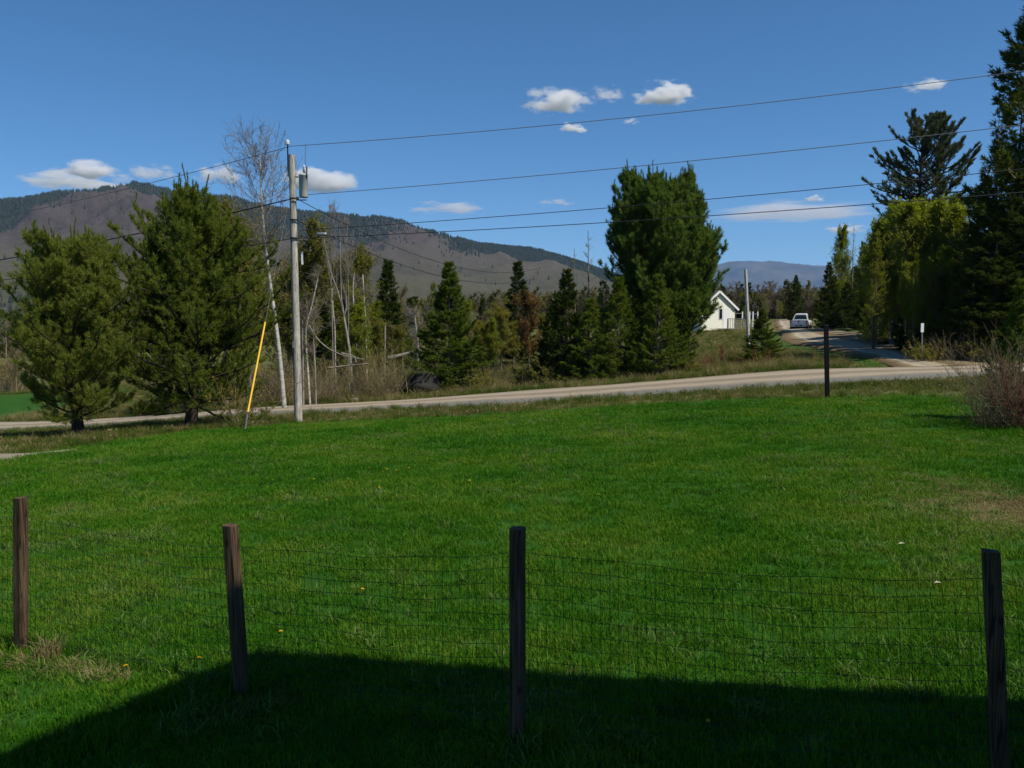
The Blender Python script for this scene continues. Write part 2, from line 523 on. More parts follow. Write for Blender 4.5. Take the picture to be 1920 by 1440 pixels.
def gravel(name, tracks, edge, base_c, light, near_w=.10):
    t = NT(name)
    ac = t.n('Attribute', attribute_name='across').outputs['Fac']
    p = t.pos()
    st = t.noise(p, 1.1, 5.0, .6); fi = t.noise(p, 22.0, 5.0, .75)
    warp = t.math('ADD', ac, t.math('MULTIPLY', t.math('SUBTRACT', st, .5), .16))
    r = t.ramp(warp, [(0, edge), (near_w, edge), (near_w + .08, base_c)] + [(q, c) for q, c in tracks] + [(.9, base_c), (1, edge)])
    g = t.ramp(fi, [(.3, .72), (.55, 1.0), (.75, 1.2)])
    peb = t.n('TexVoronoi', {'Vector': p, 'Scale': 16.0})
    h = t.math('ADD', fi, t.math('MULTIPLY', peb.outputs['Distance'], .5))
    c = t.mix(1.0, r.outputs[0], g.outputs[0], 'MULTIPLY')
    return t.surf(t.pbr(c.outputs[2], .95, .15, t.bump(h, .5, .03)))

M['road'] = gravel('gravel_road', [(.36, (.33, .275, .20)), (.48, (.215, .178, .128)), (.58, (.225, .185, .135)), (.70, (.34, .28, .205))], (.165, .16, .138), (.235, .195, .142), None, .2)
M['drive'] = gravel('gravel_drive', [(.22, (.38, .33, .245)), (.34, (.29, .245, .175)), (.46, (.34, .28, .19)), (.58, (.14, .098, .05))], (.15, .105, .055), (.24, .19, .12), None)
strip('road', near, far, 220, 25, .045, M['road'])
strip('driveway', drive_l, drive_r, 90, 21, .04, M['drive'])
lotL = np.array([[-22, 16.8], [-13, 17.2], hit(-10, 868)[:2], hit(30, 863)[:2], hit(70, 857)[:2], hit(140, 846.5)[:2]])
lotR = np.array([[-24, 22.5], [-15, 21.0], hit(-10, 851)[:2], hit(30, 852)[:2], hit(70, 851)[:2], hit(145, 845)[:2]])
M['path'] = gravel('gravel_path', [(.4, (.26, .22, .165)), (.6, (.22, .19, .14))], (.13, .115, .065), (.2, .175, .12), None)
strip('gravel_path', lotL, lotR, 60, 13, .0, M['path'], .12)

# ------------------------------------------------------------------ mountains
def mountain(name, prof, r0, rr, rpeak, a0, a1, na, nr, mat, seed, foot):
    """ridge whose outline seen from the yard follows prof [(photo px, photo py)]"""
    prof = np.array(prof, float)
    az = np.linspace(a0, a1, na)
    pxs = 960 + F * np.tan(az)
    pys = np.interp(pxs, prof[:, 0], prof[:, 1])
    # elevation angle over the horizon along that azimuth
    vx = np.tan(az); u = (720 - pys) / F
    el = np.arctan2(-math.sin(PITCH) + u * math.cos(PITCH), np.sqrt(((math.cos(PITCH) + u * math.sin(PITCH))) ** 2 * (1 + vx ** 2)))
    rg = np.random.default_rng(seed)
    s = np.linspace(0, 1.35, nr)
    R = r0 + (rpeak - r0) * s
    A, RR = np.meshgrid(az, R, indexing='ij')
    x = RR * np.sin(A); y = RR * np.cos(A)
    nz = np.zeros_like(x)
    for o in range(7):
        f = 2.0 ** o / (rpeak * .55)
        th, p1, p2 = rg.uniform(0, PI), rg.uniform(0, 6.3), rg.uniform(0, 6.3)
        q = np.sin((x * math.cos(th) + y * math.sin(th)) * f * 6.3 + p1 + 1.5 * np.sin((y * math.cos(th) - x * math.sin(th)) * f * 5.1 + p2))
        nz += (1 - np.abs(q)) / 2.0 ** (o * .9)
    nz = (nz - nz.mean()) / nz.std()
    ss = np.linspace(0, 1.35, nr)[None]
    up = np.where(ss < 1, .55 * ss ** 1.2 + .45 * sstep(.25, 1.0, ss), 1 - (ss - 1) * 1.3)
    h = np.clip(up + .055 * nz * np.clip(ss * 1.6, 0, 1), 0, None)
    # scale every azimuth so that its highest sight line meets the outline
    sl = h / RR
    k = np.tan(el) / sl.max(1)
    k = np.convolve(np.pad(k, 3, 'edge'), np.ones(7) / 7, 'valid')
    z = h * k[:, None] + CAMZ * 0
    z = foot * (1 - sstep(0, .15, ss)) + z * sstep(0, .12, ss)
    i = (np.arange(na - 1)[:, None] * nr + np.arange(nr - 1)[None]).ravel()
    o = MB().add(np.stack([x, y, z], -1).reshape(-1, 3), np.c_[i, i + nr, i + nr + 1, i + 1]).build(name, mat, smooth=True)
    at_b = o.data.attributes.new('conifer_belt', 'FLOAT', 'POINT')
    at_b.data.foreach_set('value', belt(x, y, np.broadcast_to(ss, x.shape)).astype(np.float32).ravel())
    tag(o, kind='structure')
    return x, y, z, ss

def belt(x, y, rel):
    az = np.arctan2(x, y)
    rag = .05 * np.sin(az * 11 + 1) + .04 * np.sin(az * 27) + .03 * np.sin(az * 61 + 2) + .03 * np.sin(x / 47.) * np.sin(y / 61.)
    return sstep(-.11, .09, rel - (.80 + .8 * rag))
t = NT('wooded_slope')
p = t.pos()
a1 = t.noise(p, .0032, 4.0, .6); a2 = t.noise(p, .09, 5.0, .75); a3 = t.noise(p, .013, 4.0, .6)
lowz = t.n('MapRange', {0: t.n('SeparateXYZ', {0: p}).outputs['Z'], 1: 20.0, 2: 190.0, 3: 0.0, 4: 1.0})
f = t.math('ADD', t.math('MULTIPLY', a1, .45), t.math('ADD', t.math('MULTIPLY', a2, .35), t.math('MULTIPLY', a3, .2)))
hard = t.ramp(f, [(.34, (.050, .042, .038)), (.48, (.068, .056, .050)), (.58, (.080, .067, .061)), (.70, (.098, .084, .077))])
low = t.ramp(f, [(.34, (.040, .043, .024)), (.5, (.066, .065, .037)), (.66, (.084, .079, .048))])
con = t.n('Attribute', attribute_name='conifer_belt').outputs['Fac']
dark = t.ramp(a2, [(.35, (.024, .030, .024)), (.65, (.044, .052, .040))])
c = t.mix(con, t.mix(lowz, low.outputs[0], hard.outputs[0]).outputs[2], dark.outputs[0])
t.surf(t.pbr(c.outputs[2], 1.0, .02, t.bump(a2, .55, 6.0)))
M['slope'] = t.m
t = NT('far_slope')
a1 = t.noise(t.pos(), .0022, 7.0, .65)
t.surf(t.pbr(t.ramp(a1, [(.35, (.05, .055, .045)), (.65, (.11, .10, .085))]).outputs[0], 1.0, .05))
M['far_slope'] = t.m
ridge = [(-700, 470), (-400, 430), (-200, 396), (0, 381), (60, 371), (120, 360), (180, 356), (215, 352), (240, 345), (265, 342), (300, 349), (330, 358), (365, 367), (400, 370), (430, 367), (455, 373), (490, 385), (520, 390), (560, 395), (610, 400),
         (650, 404), (690, 408), (725, 407), (760, 416), (800, 430), (850, 444), (900, 457), (960, 463), (1000, 467), (1040, 477), (1090, 493), (1150, 515), (1220, 540), (1300, 562), (1360, 577), (1440, 588), (1560, 594), (1700, 597)]
mx, my, mz, ms = mountain('mountain', ridge, 700, 1, 2500, math.radians(-46), math.radians(20), 420, 150, M['slope'], 3, -4)
mountain('far_mountain', [(500, 590), (800, 560), (1000, 530), (1150, 514), (1250, 508), (1320, 499), (1345, 495), (1384, 487), (1402, 490), (1440, 489), (1490, 494), (1530, 498), (1580, 500), (1640, 506), (1720, 520), (1800, 526), (1900, 545), (2100, 570), (2400, 592)],
         8200, 1, 12200, math.radians(-6), math.radians(40), 260, 60, M['far_slope'], 8, -2)

# ------------------------------------------------------------------ scattering (for what nobody could count)
def scatter(name, pts, rot, scl, idx, protos, kind='stuff'):
    """one object: copies of the prototype meshes on given points (rotation, size, which prototype)"""
    me = D.meshes.new(name)
    me.vertices.add(len(pts)); me.vertices.foreach_set('co', np.asarray(pts, np.float32).ravel())
    a = me.attributes.new('rot', 'FLOAT_VECTOR', 'POINT'); a.data.foreach_set('vector', np.asarray(rot, np.float32).ravel())
    a = me.attributes.new('scl', 'FLOAT_VECTOR', 'POINT')
    scl = np.asarray(scl, np.float32)
    if scl.ndim == 1: scl = np.repeat(scl[:, None], 3, 1)
    a.data.foreach_set('vector', scl.ravel())
    a = me.attributes.new('idx', 'INT', 'POINT'); a.data.foreach_set('value', np.asarray(idx, np.int32))
    o = link(name, me)
    col = D.collections.new(name + '_pieces')
    for i, pm in enumerate(protos):
        q = D.objects.new('%s_piece_%02d' % (name, i), pm); col.objects.link(q)
    ng = D.node_groups.new(name, 'GeometryNodeTree')
    ng.interface.new_socket('Geometry', in_out='INPUT', socket_type='NodeSocketGeometry')
    ng.interface.new_socket('Geometry', in_out='OUTPUT', socket_type='NodeSocketGeometry')
    gi = ng.nodes.new('NodeGroupInput'); go = ng.nodes.new('NodeGroupOutput')
    ip = ng.nodes.new('GeometryNodeInstanceOnPoints')
    ci = ng.nodes.new('GeometryNodeCollectionInfo')
    ci.inputs['Collection'].default_value = col
    ci.inputs['Separate Children'].default_value = True
    ci.inputs['Reset Children'].default_value = True
    def att(nm, ty):
        n = ng.nodes.new('GeometryNodeInputNamedAttribute'); n.data_type = ty; n.inputs['Name'].default_value = nm
        return n.outputs[0]
    L = ng.links.new
    L(gi.outputs[0], ip.inputs['Points']); L(ci.outputs[0], ip.inputs['Instance'])
    ip.inputs['Pick Instance'].default_value = True
    L(att('idx', 'INT'), ip.inputs['Instance Index']); L(att('rot', 'FLOAT_VECTOR'), ip.inputs['Rotation']); L(att('scl', 'FLOAT_VECTOR'), ip.inputs['Scale'])
    L(ip.outputs[0], go.inputs[0])
    md = o.modifiers.new('scatter', 'NODES'); md.node_group = ng
    return tag(o, kind=kind)

def grass_tuft(rng, n, rad, h, w, lean, mat, name):
    """n bent blades standing in a disc"""
    r = rad * np.sqrt(rng.uniform(0, 1, n)); a = rng.uniform(0, 2 * PI, n)
    b = np.c_[r * np.cos(a), r * np.sin(a), np.full(n, -.01)]
    az = rng.uniform(0, 2 * PI, n); d = np.c_[np.cos(az), np.sin(az), np.zeros(n)]
    s = np.c_[-np.sin(az), np.cos(az), np.zeros(n)]
    tw = rng.uniform(0, 2 * PI, n); s = s * np.cos(tw)[:, None] + d * np.sin(tw)[:, None]
    H = h * rng.uniform(.5, 1.25, n); le = lean * rng.uniform(.2, 1.3, n)
    mid = b + d * (H * le * .35)[:, None] + np.array([0, 0, 1]) * (H * .6)[:, None]
    tip = b + d * (H * le)[:, None] + np.array([0, 0, 1]) * (H * (1 - .25 * le))[:, None]
    W = (w * rng.uniform(.7, 1.3, n) / 2)[:, None]
    v = np.stack([b - s * W, b + s * W, mid + s * W * .8, mid - s * W * .8, tip], 1).reshape(-1, 3)
    k = np.arange(n) * 5
    m = MB(); m.add(v, np.c_[k, k + 1, k + 2, k + 3])
    m.v.append(np.zeros((0, 3))); m.f.append(np.c_[k + 3, k + 2, k + 4])
    return m.mesh(name, mat)

def grass_mat(name, ramp1, island=.45, dry=None):
    t = NT(name)
    g = t.n('NewGeometry'); p = g.outputs['Position']
    big = t.noise(p, .32, 3.0, .5); mid = t.noise(p, 1.5, 3.0, .6)
    f = t.math('ADD', t.math('MULTIPLY', t.math('SUBTRACT', big, .27), 1.0), t.math('MULTIPLY', t.math('SUBTRACT', mid, .12), .6))
    f = t.math('ADD', f, t.math('MULTIPLY', t.math('SUBTRACT', g.outputs['Random Per Island'], .38), island))
    r = t.ramp(f, ramp1)
    c = r.outputs[0]
    if dry is not None:
        dn = t.ramp(t.noise(p, .8, 4.0, .6), [(dry[0], 0), (dry[1], 1)])
        c = t.mix(dn.outputs[0], c, dry[2]).outputs[2]
    pb = t.pbr(c, .6, .08)
    tr = t.n('BsdfTranslucent', {'Color': t.mix(1.0, c, (1.2, 1.2, .6, 1), 'MULTIPLY').outputs[2]})
    return t.surf(t.n('MixShader', {0: .35, 1: pb, 2: tr}))

M['grass'] = grass_mat('lawn_grass', [(.12, (.016, .084, .003)), (.34, (.034, .136, .005)), (.52, (.064, .180, .008)), (.70, (.118, .212, .016)), (.92, (.21, .24, .045))])
M['verge_grass'] = grass_mat('verge_grass', [(.2, (.035, .072, .007)), (.45, (.065, .110, .012)), (.65, (.11, .130, .024)), (.85, (.19, .165, .055))])
M['straw'] = grass_mat('dry_grass', [(.2, (.13, .10, .04)), (.5, (.235, .19, .085)), (.85, (.36, .31, .16))])
M['leaf_litter'] = flat('dead_leaf', (.19, .125, .075), .8, .1, var=.4, scale=3)

rg = np.random.default_rng(11)
tufts = [grass_tuft(rg, 46, .11, h, .0055, l, M['grass'], 'grass_tuft') for h, l in ((.045, .6), (.055, .7), (.06, .5), (.07, .8), (.08, .6), (.11, .7))]
def lawn_points(y0, y1, dens, margin):
    n = int((y1 - y0) * (2 * (.62 * y1 + margin)) * dens)
    y = rg.uniform(y0, y1, n); x = rg.uniform(-(.62 * y1 + margin), .62 * y1 + margin, n)
    k = (np.abs(x) < .62 * y + margin) & (y < lawn_y(x) + rg.normal(0, .3, n)) & (x > -22)
    return x[k], y[k]
xs, ys, sc = [], [], []
for y0, y1, de, s in ((1.5, 7, 170, 1.0), (7, 11, 110, 1.1), (11, 17, 62, 1.35), (17, 30, 34, 1.7)):
    a, b = lawn_points(y0, y1, de, 2.0)
    xs.append(a); ys.append(b); sc.append(np.full(len(a), s))
x = np.concatenate(xs); y = np.concatenate(ys); sc = np.concatenate(sc)
# lush and thin patches: the tufts grow taller where the slow waves are high
lush = bumps(x * 2.1 + 7, y * 2.1) + .6 * bumps(x * 6 + 3, y * 5)
# worn, dry ground near the right edge stays thin
wc_ = hit(1905, 955)
worn = np.exp(-(((x - wc_[0]) / .75) ** 2 + ((y - wc_[1]) / 1.15) ** 2))
keep = rg.uniform(0, 1, len(x)) > worn * 1.25
x, y, sc, lush, worn = x[keep], y[keep], sc[keep], lush[keep], worn[keep]
z = terrain(x, y) + bumps(x, y) * .035
s3 = np.c_[sc, sc, sc ** .45 * np.clip(1 + .55 * lush, .55, 1.9) * (1 - .45 * worn)] * rg.uniform(.8, 1.2, (len(x), 1))
print('lawn tufts', len(x))
scatter('lawn_grass', np.c_[x, y, z], np.c_[rg.normal(0, .08, len(x)), rg.normal(0, .08, len(x)), rg.uniform(0, 6.3, len(x))], s3, np.clip(rg.normal(2.3 + 1.2 * lush, 1.2), 0, 5).astype(int), tufts)

# broad-leaved weeds, coarse pale clumps and dead thatch in the lawn
M['weed'] = grass_mat('lawn_weeds', [(.2, (.045, .11, .012)), (.5, (.085, .165, .03)), (.85, (.17, .22, .07))])
wt = [grass_tuft(rg, 34, .09, .10, .009, .9, M['weed'], 'weed_tuft'), grass_tuft(rg, 26, .13, .05, .016, 1.5, M['weed'], 'weed_tuft'), grass_tuft(rg, 40, .15, .04, .005, 1.6, M['straw'], 'thatch_tuft')]
cx, cy = lawn_points(4.2, 26, 1.1, 1.0)
m_ = rg.integers(3, 16, len(cx))
x = np.repeat(cx, m_) + rg.normal(0, .28, m_.sum()); y = np.repeat(cy, m_) + rg.normal(0, .28, m_.sum())
wi = np.repeat(rg.choice([0, 1, 2], len(cx), p=[.4, .38, .22]), m_)
k_ = (y > 3.6) & (y < lawn_y(x) - .2) & (x > -20); x, y, wi = x[k_], y[k_], wi[k_]
scatter('lawn_weeds', np.c_[x, y, terrain(x, y) + bumps(x, y) * .035], np.c_[rg.normal(0, .1, (len(x), 2)), rg.uniform(0, 6.3, len(x))], rg.uniform(.6, 1.25, len(x)), wi, wt)

# verge between the lawn and the road, and the banks beyond
vt = [grass_tuft(rg, 40, .16, h, .008, l, m, 'verge_tuft') for h, l, m in ((.14, .8, M['verge_grass']), (.2, .9, M['verge_grass']), (.26, .8, M['verge_grass']), (.18, 1.2, M['straw']), (.28, 1.1, M['straw']), (.4, .9, M['straw']))]
n = 26000
x = rg.uniform(-27, 24, n); y = rg.uniform(15, 40, n)
k = (y > lawn_y(x) - .1) & (y < near_y(x) + rg.normal(0, .18, n)) & ~((x < -9.7) & (y < 19.9) & (y > 16.9) & (rg.uniform(0, 1, n) < .93))
x, y = x[k], y[k]
z = terrain(x, y) + bumps(x, y) * .11
dry = sstep(.2, .9, rg.uniform(0, 1, len(x)) * .55 + .75 * sstep(-.4, .6, bumps(x * 3, y * 3 + 5)))
idx = np.where(rg.uniform(0, 1, len(x)) < .06 + .28 * dry, rg.integers(3, 5, len(x)), rg.integers(0, 3, len(x)))
scatter('verge_grass', np.c_[x, y, z], np.c_[rg.normal(0, .1, (len(x), 2)), rg.uniform(0, 6.3, len(x))], rg.uniform(.55, 1.15, len(x)), idx, vt)
n = 60000
x = rg.uniform(-38, 24, n); y = rg.uniform(34, 84, n)
d2 = in_strip(x, y, drive_l, drive_r)
k = (y > far_y(x) + .05 + np.abs(rg.normal(0, .25, n))) & ((d2 > 1.02) | (y < 36)) & ~((x < -27.5) & (y < 64) & (y > far_y(x) + 1.2)) & (rg.uniform(0, 1, n) < np.where(y > 52, .35, 1.0))
x, y = x[k], y[k]
z = terrain(x, y) + bumps(x, y) * .11
grn = ((x > 11) & (d2[k] < 1.9))
idx = np.where(rg.uniform(0, 1, len(x)) < np.where(grn, .10, .28), rg.integers(3, 6, len(x)), rg.integers(0, 3, len(x)))
scatter('bank_grass', np.c_[x, y, z], np.c_[rg.normal(0, .12, (len(x), 2)), rg.uniform(0, 6.3, len(x))], rg.uniform(.6, 1.35, len(x)) * np.where(grn, .28, 1), idx, vt)
# dead leaves lying along the verge
ml = MB(); v, f = leafquads(rg, np.zeros((1, 3)), .05, 1, 0); ml.add(v * np.array([1, 1, .35]) + np.array([0, 0, .02]), f)
lm = ml.mesh('fallen_leaf', M['leaf_litter'])
n = 9000
x = rg.uniform(-20, 20, n); y = rg.uniform(20, 34, n)
k = (y > lawn_y(x) - .2) & (y < near_y(x)) & (rg.uniform(0, 1, n) < sstep(-.1, .5, bumps(x * 2.2, y * 3)))
x, y = x[k], y[k]
scatter('fallen_leaves', np.c_[x, y, terrain(x, y) + .1 + rg.uniform(0, .06, len(x))], np.c_[rg.normal(0, .4, (len(x), 2)), rg.uniform(0, 6.3, len(x))], rg.uniform(.7, 1.5, len(x)), np.zeros(len(x), int), [lm])
# thin dry turf at the right
x = rg.normal(wc_[0] + .1, .62, 900); y = rg.normal(wc_[1], .9, 900)
st = [grass_tuft(rg, 60, .14, .045, .005, 1.6, M['straw'], 'straw_tuft')]
scatter('dry_turf', np.c_[x, y, terrain(x, y) + bumps(x, y) * .035], np.c_[np.zeros((900, 2)), rg.uniform(0, 6.3, 900)], rg.uniform(.7, 1.4, 900), np.zeros(900, int), st)
# ------------------------------------------------------------------ tree kinds
def rotz_dirs(az, el):
    return np.c_[np.cos(az) * np.cos(el), np.sin(az) * np.cos(el), np.sin(el)]

def trunk_line(rng, H, K=9, wob=.02, lean=(0, 0)):
    z = np.linspace(0, 1, K)
    w = rng.normal(0, wob, (K, 2)).cumsum(0); w -= w[0]
    return np.c_[w[:, 0] + lean[0] * z, w[:, 1] + lean[1] * z, z * H]

def bushy_pine(seed, stems, r_trunk, needle=.13, dens=1.0, gap=.0):
    """full white pine: whorled upturned limbs, side shoots and needle tufts; several leaders if several stems"""
    rng = np.random.default_rng(seed)
    wood = MB(); crown = MB()
    for (dx, dy, z0, H, prof, el0, el1) in stems:
        foot = np.array([dx * .25, dy * .25, 0.0]) if z0 < 1.5 else np.array([dx * .3, dy * .3, z0 * .5])
        tl = trunk_line(rng, H - foot[2], 9, .04, (dx - foot[0], dy - foot[1])) + foot
        rr = r_trunk * (1 - .93 * np.linspace(0, 1, 9)) * (1 if len(stems) == 1 or (dx == 0 and dy == 0) else .6)
        if z0 < 1.5: rr[0] *= 1.25
        wood.tube(tl, np.maximum(rr, .012), 9)
        zs = np.arange(z0, H - .25, .33) + rng.normal(0, .07, len(np.arange(z0, H - .25, .33)))
        nb = 7
        zz = np.repeat(zs, nb) + rng.normal(0, .09, len(zs) * nb)
        az = rng.uniform(0, 2 * PI, len(zs)).repeat(nb) + np.tile(np.arange(nb) / nb * 2 * PI, len(zs)) + rng.normal(0, .25, len(zz))
        tt = np.clip(zz / H, 0, 1)
        L = np.interp(tt, [p[0] for p in prof], [p[1] for p in prof]) * rng.choice([.6, .85, .95, 1.02, 1.1], len(zz), p=[.12, .2, .3, .26, .12])
        # slow unevenness of the outline round the tree
        L *= 1.36
        L *= 1 + .16 * np.sin(az * 2 + zz * .9 + seed) + .12 * np.sin(az * 3 - zz * 1.7)
        el = el0 + (el1 - el0) * tt + rng.normal(0, .14, len(zz))
        st = np.c_[np.interp(zz, tl[:, 2], tl[:, 0]), np.interp(zz, tl[:, 2], tl[:, 1]), zz]
        B = grow(rng, st, rotz_dirs(az, el), L, 7, .10, .22)
        bz = gap
        rad = (.010 + .012 * L)[:, None] * np.linspace(1, .25, 7)[None]
        v, f = tubes(B, rad, 4); wood.add(v, f)
        m = 17
        tw = np.linspace(.14, .98, m)[None] + rng.normal(0, .03, (len(B), m))
        p, tg = along(B, tw)
        keep = (rng.uniform(0, 1, p.shape[:2]) < np.clip(L / 1.4, .35, 1)[:, None] * dens)
        side = np.where(np.arange(m) % 2 == 0, 1, -1)[None, :, None] * nrm(np.cross(tg, np.array([0, 0, 1.0])))
        d = nrm(tg * .75 + side * rng.uniform(.5, 1.1, (len(B), m, 1)) + np.array([0, 0, .28]) + rng.normal(0, .22, tg.shape))
        tl2 = (.16 + .5 * (1 - tw)) * np.clip(L, .5, 1.9)[:, None] * rng.uniform(.6, 1.1, tw.shape)
        p, d, tl2 = p[keep], d[keep], tl2[keep]
        Tw = grow(rng, p, d, tl2, 4, .12, .3)
        v, f = tubes(Tw, np.full((len(Tw), 4), .007) * np.linspace(1, .5, 4), 3); wood.add(v, f)
        # needle tufts: along the shoots and at every tip
        q = rng.uniform(.1, 1, (len(Tw), 7)); q[:, 0] = .97
        pp, tt2 = along(Tw, q)
        v, f = blades(rng, pp.reshape(-1, 3), tt2.reshape(-1, 3), needle, .017, 12, .65, .025, .25); crown.add(v, f)
        pe, te = along(B, np.tile([.86, .93, .995], (len(B), 1)))
        v, f = blades(rng, pe.reshape(-1, 3), te.reshape(-1, 3), needle * 1.1, .018, 11, .5, .015, .35); crown.add(v, f)
        # candles: upright young shoots on the topmost limbs
        top = np.where(tt > .72)[0]
        tip = np.vstack([tl[-1:], B[top, -1]])
        hL = np.r_[.75, rng.uniform(.18, .5, len(top))]
        ca = grow(rng, tip, np.tile([0, 0, 1.0], (len(tip), 1)) + rng.normal(0, .12, (len(tip), 3)), hL, 4, .04)
        v, f = tubes(ca, np.full((len(ca), 4), .012), 3); wood.add(v, f)
        pc, tc = along(ca, np.tile(np.linspace(.05, .98, 9), (len(ca), 1)))
        v, f = blades(rng, pc.reshape(-1, 3), tc.reshape(-1, 3), needle * .75, .016, 9, .45, .01, .5); crown.add(v, f)
    return wood, crown

def conifer(seed, H, R, z0=.4, dz=.3, nb=7, el0=-.1, el1=.6, droop=.15, lift=.25, fan=5, nl=.13, nw=.026, twd=8.0, sparse=1.0, shape=1.0, trunk=.012, dead=0.0, spread=.42):
    """spruce, fir or larch: layered limbs, flat side shoots, short needles"""
    rng = np.random.default_rng(seed)
    wood = MB(); crown = MB()
    tl = trunk_line(rng, H, 9, .015 * H / 6)
    wood.tube(tl, np.maximum(trunk * H * (1 - np.linspace(0, 1, 9)) + .006, .008), 7)
    zs = np.arange(z0, H * .985, dz)
    zz = np.repeat(zs, nb) + rng.normal(0, dz * .3, len(zs) * nb)
    zz = np.clip(zz, .1, H * .99)
    az = rng.uniform(0, 2 * PI, len(zz))
    t = zz / H
    L = R * np.clip(1 - t, .0, 1) ** shape * rng.uniform(.6, 1.15, len(zz)) * (1 + .14 * np.sin(az * 2 + zz + seed)) + .10
    L *= np.where(t < .12, .8, 1)
    el = el0 + (el1 - el0) * t ** 1.3 + rng.normal(0, .1, len(zz))
    k = rng.uniform(0, 1, len(zz)) < sparse
    zz, az, L, el, t = zz[k], az[k], L[k], el[k], t[k]
    st = np.c_[np.interp(zz, tl[:, 2], tl[:, 0]), np.interp(zz, tl[:, 2], tl[:, 1]), zz]
    B = grow(rng, st, rotz_dirs(az, el), L, 6, .05, lift, droop)
    v, f = tubes(B, (.006 + .009 * L)[:, None] * np.linspace(1, .3, 6)[None], 3); wood.add(v, f)
    live = rng.uniform(0, 1, len(L)) > dead
    B, L = B[live], L[live]
    m = np.clip((L * twd).astype(int), 3, 30)
    bi = np.repeat(np.arange(len(B)), m)
    u = rng.uniform(.15, 1.0, len(bi))
    p, tg = along(B[bi], u[:, None]); p = p[:, 0]; tg = tg[:, 0]
    sd = nrm(np.cross(tg, np.array([0, 0, 1.0]))) * rng.choice([-1, 1], (len(bi), 1))
    d = nrm(tg * .9 + sd * rng.uniform(.3, 1.0, (len(bi), 1)) + rng.normal(0, .12, tg.shape) + np.array([0, 0, .05]))
    tL = np.clip((1 - u) * L[bi] * .55, .08, .7) + .07
    Tw = grow(rng, p, d, tL, 3, .06, .05, .05)
    s = 3
    q = rng.uniform(.1, 1, (len(Tw), s)); q[:, 0] = .95
    pp, tt2 = along(Tw, q)
    v, f = blades(rng, pp.reshape(-1, 3), tt2.reshape(-1, 3), nl, nw, fan, spread, .02, .02); crown.add(v, f)
    pe, te = along(B, np.tile(np.linspace(.4, .99, 5), (len(B), 1)))
    v, f = blades(rng, pe.reshape(-1, 3), te.reshape(-1, 3), nl, nw, fan, .4, .015, .05); crown.add(v, f)
    tp = np.c_[np.zeros((6, 2)) + tl[-1, :2], H - np.linspace(.0, .35, 6)]
    v, f = blades(rng, tp, np.tile([0, 0, 1.0], (6, 1)), nl, nw, 6, .4, .01, .2); crown.add(v, f)
    return wood, crown

def plume_pine(seed, H, z0, R, lean=(0, 0), side=0):
    """old white pine: long level limbs that sweep up at their ends, foliage in flat plumes"""
    rng = np.random.default_rng(seed)
    wood = MB(); crown = MB()
    tl = trunk_line(rng, H, 9, .06, lean)
    wood.tube(tl, .27 * (1 - .9 * np.linspace(0, 1, 9)) + .02, 9)
    zs = np.arange(z0, H - .3, .80)
    zz = np.repeat(zs, 7) + rng.normal(0, .10, len(zs) * 7)
    az = rng.uniform(0, 2 * PI, len(zz))
    t = np.clip((zz - z0) / (H - z0), 0, 1)
    L = R * np.interp(t, [0, .12, .35, .6, .85, 1], [.85, 1.0, .88, .68, .45, .22]) * rng.choice([.5, .8, 1, 1.1], len(zz))
    el = np.interp(t, [0, .3, .7, 1], [-.05, .12, .5, .95]) + rng.normal(0, .1, len(zz))
    st = np.c_[np.interp(zz, tl[:, 2], tl[:, 0]), np.interp(zz, tl[:, 2], tl[:, 1]), zz]
    B = grow(rng, st, rotz_dirs(az, el), L, 7, .05, .2)
    v, f = tubes(B, (.02 + .012 * L)[:, None] * np.linspace(1, .25, 7)[None], 4); wood.add(v, f)
    m = 26
    u = rng.uniform(.3, 1, (len(B), m))
    p, tg = along(B, u)
    sd = nrm(np.cross(tg, np.array([0, 0, 1.0]))) * rng.choice([-1, 1], (len(B), m, 1))
    d = nrm(tg * .9 + sd * rng.uniform(.15, .7, (len(B), m, 1)) + np.array([0, 0, .10]) + rng.normal(0, .08, tg.shape))
    tL = (.22 + (1 - u) * .6) * np.clip(L, .6, 2)[:, None] * .6
    Tw = grow(rng, p.reshape(-1, 3), d.reshape(-1, 3), tL.ravel(), 3, .1, .2)
    v, f = tubes(Tw, np.full((len(Tw), 3), .01), 3); wood.add(v, f)
    q = rng.uniform(.3, 1, (len(Tw), 4)); q[:, 0] = .98
    pp, tt2 = along(Tw, q)
    v, f = blades(rng, pp.reshape(-1, 3), tt2.reshape(-1, 3), .22, .038, 9, .45, .02, .15); crown.add(v, f)
    return wood, crown

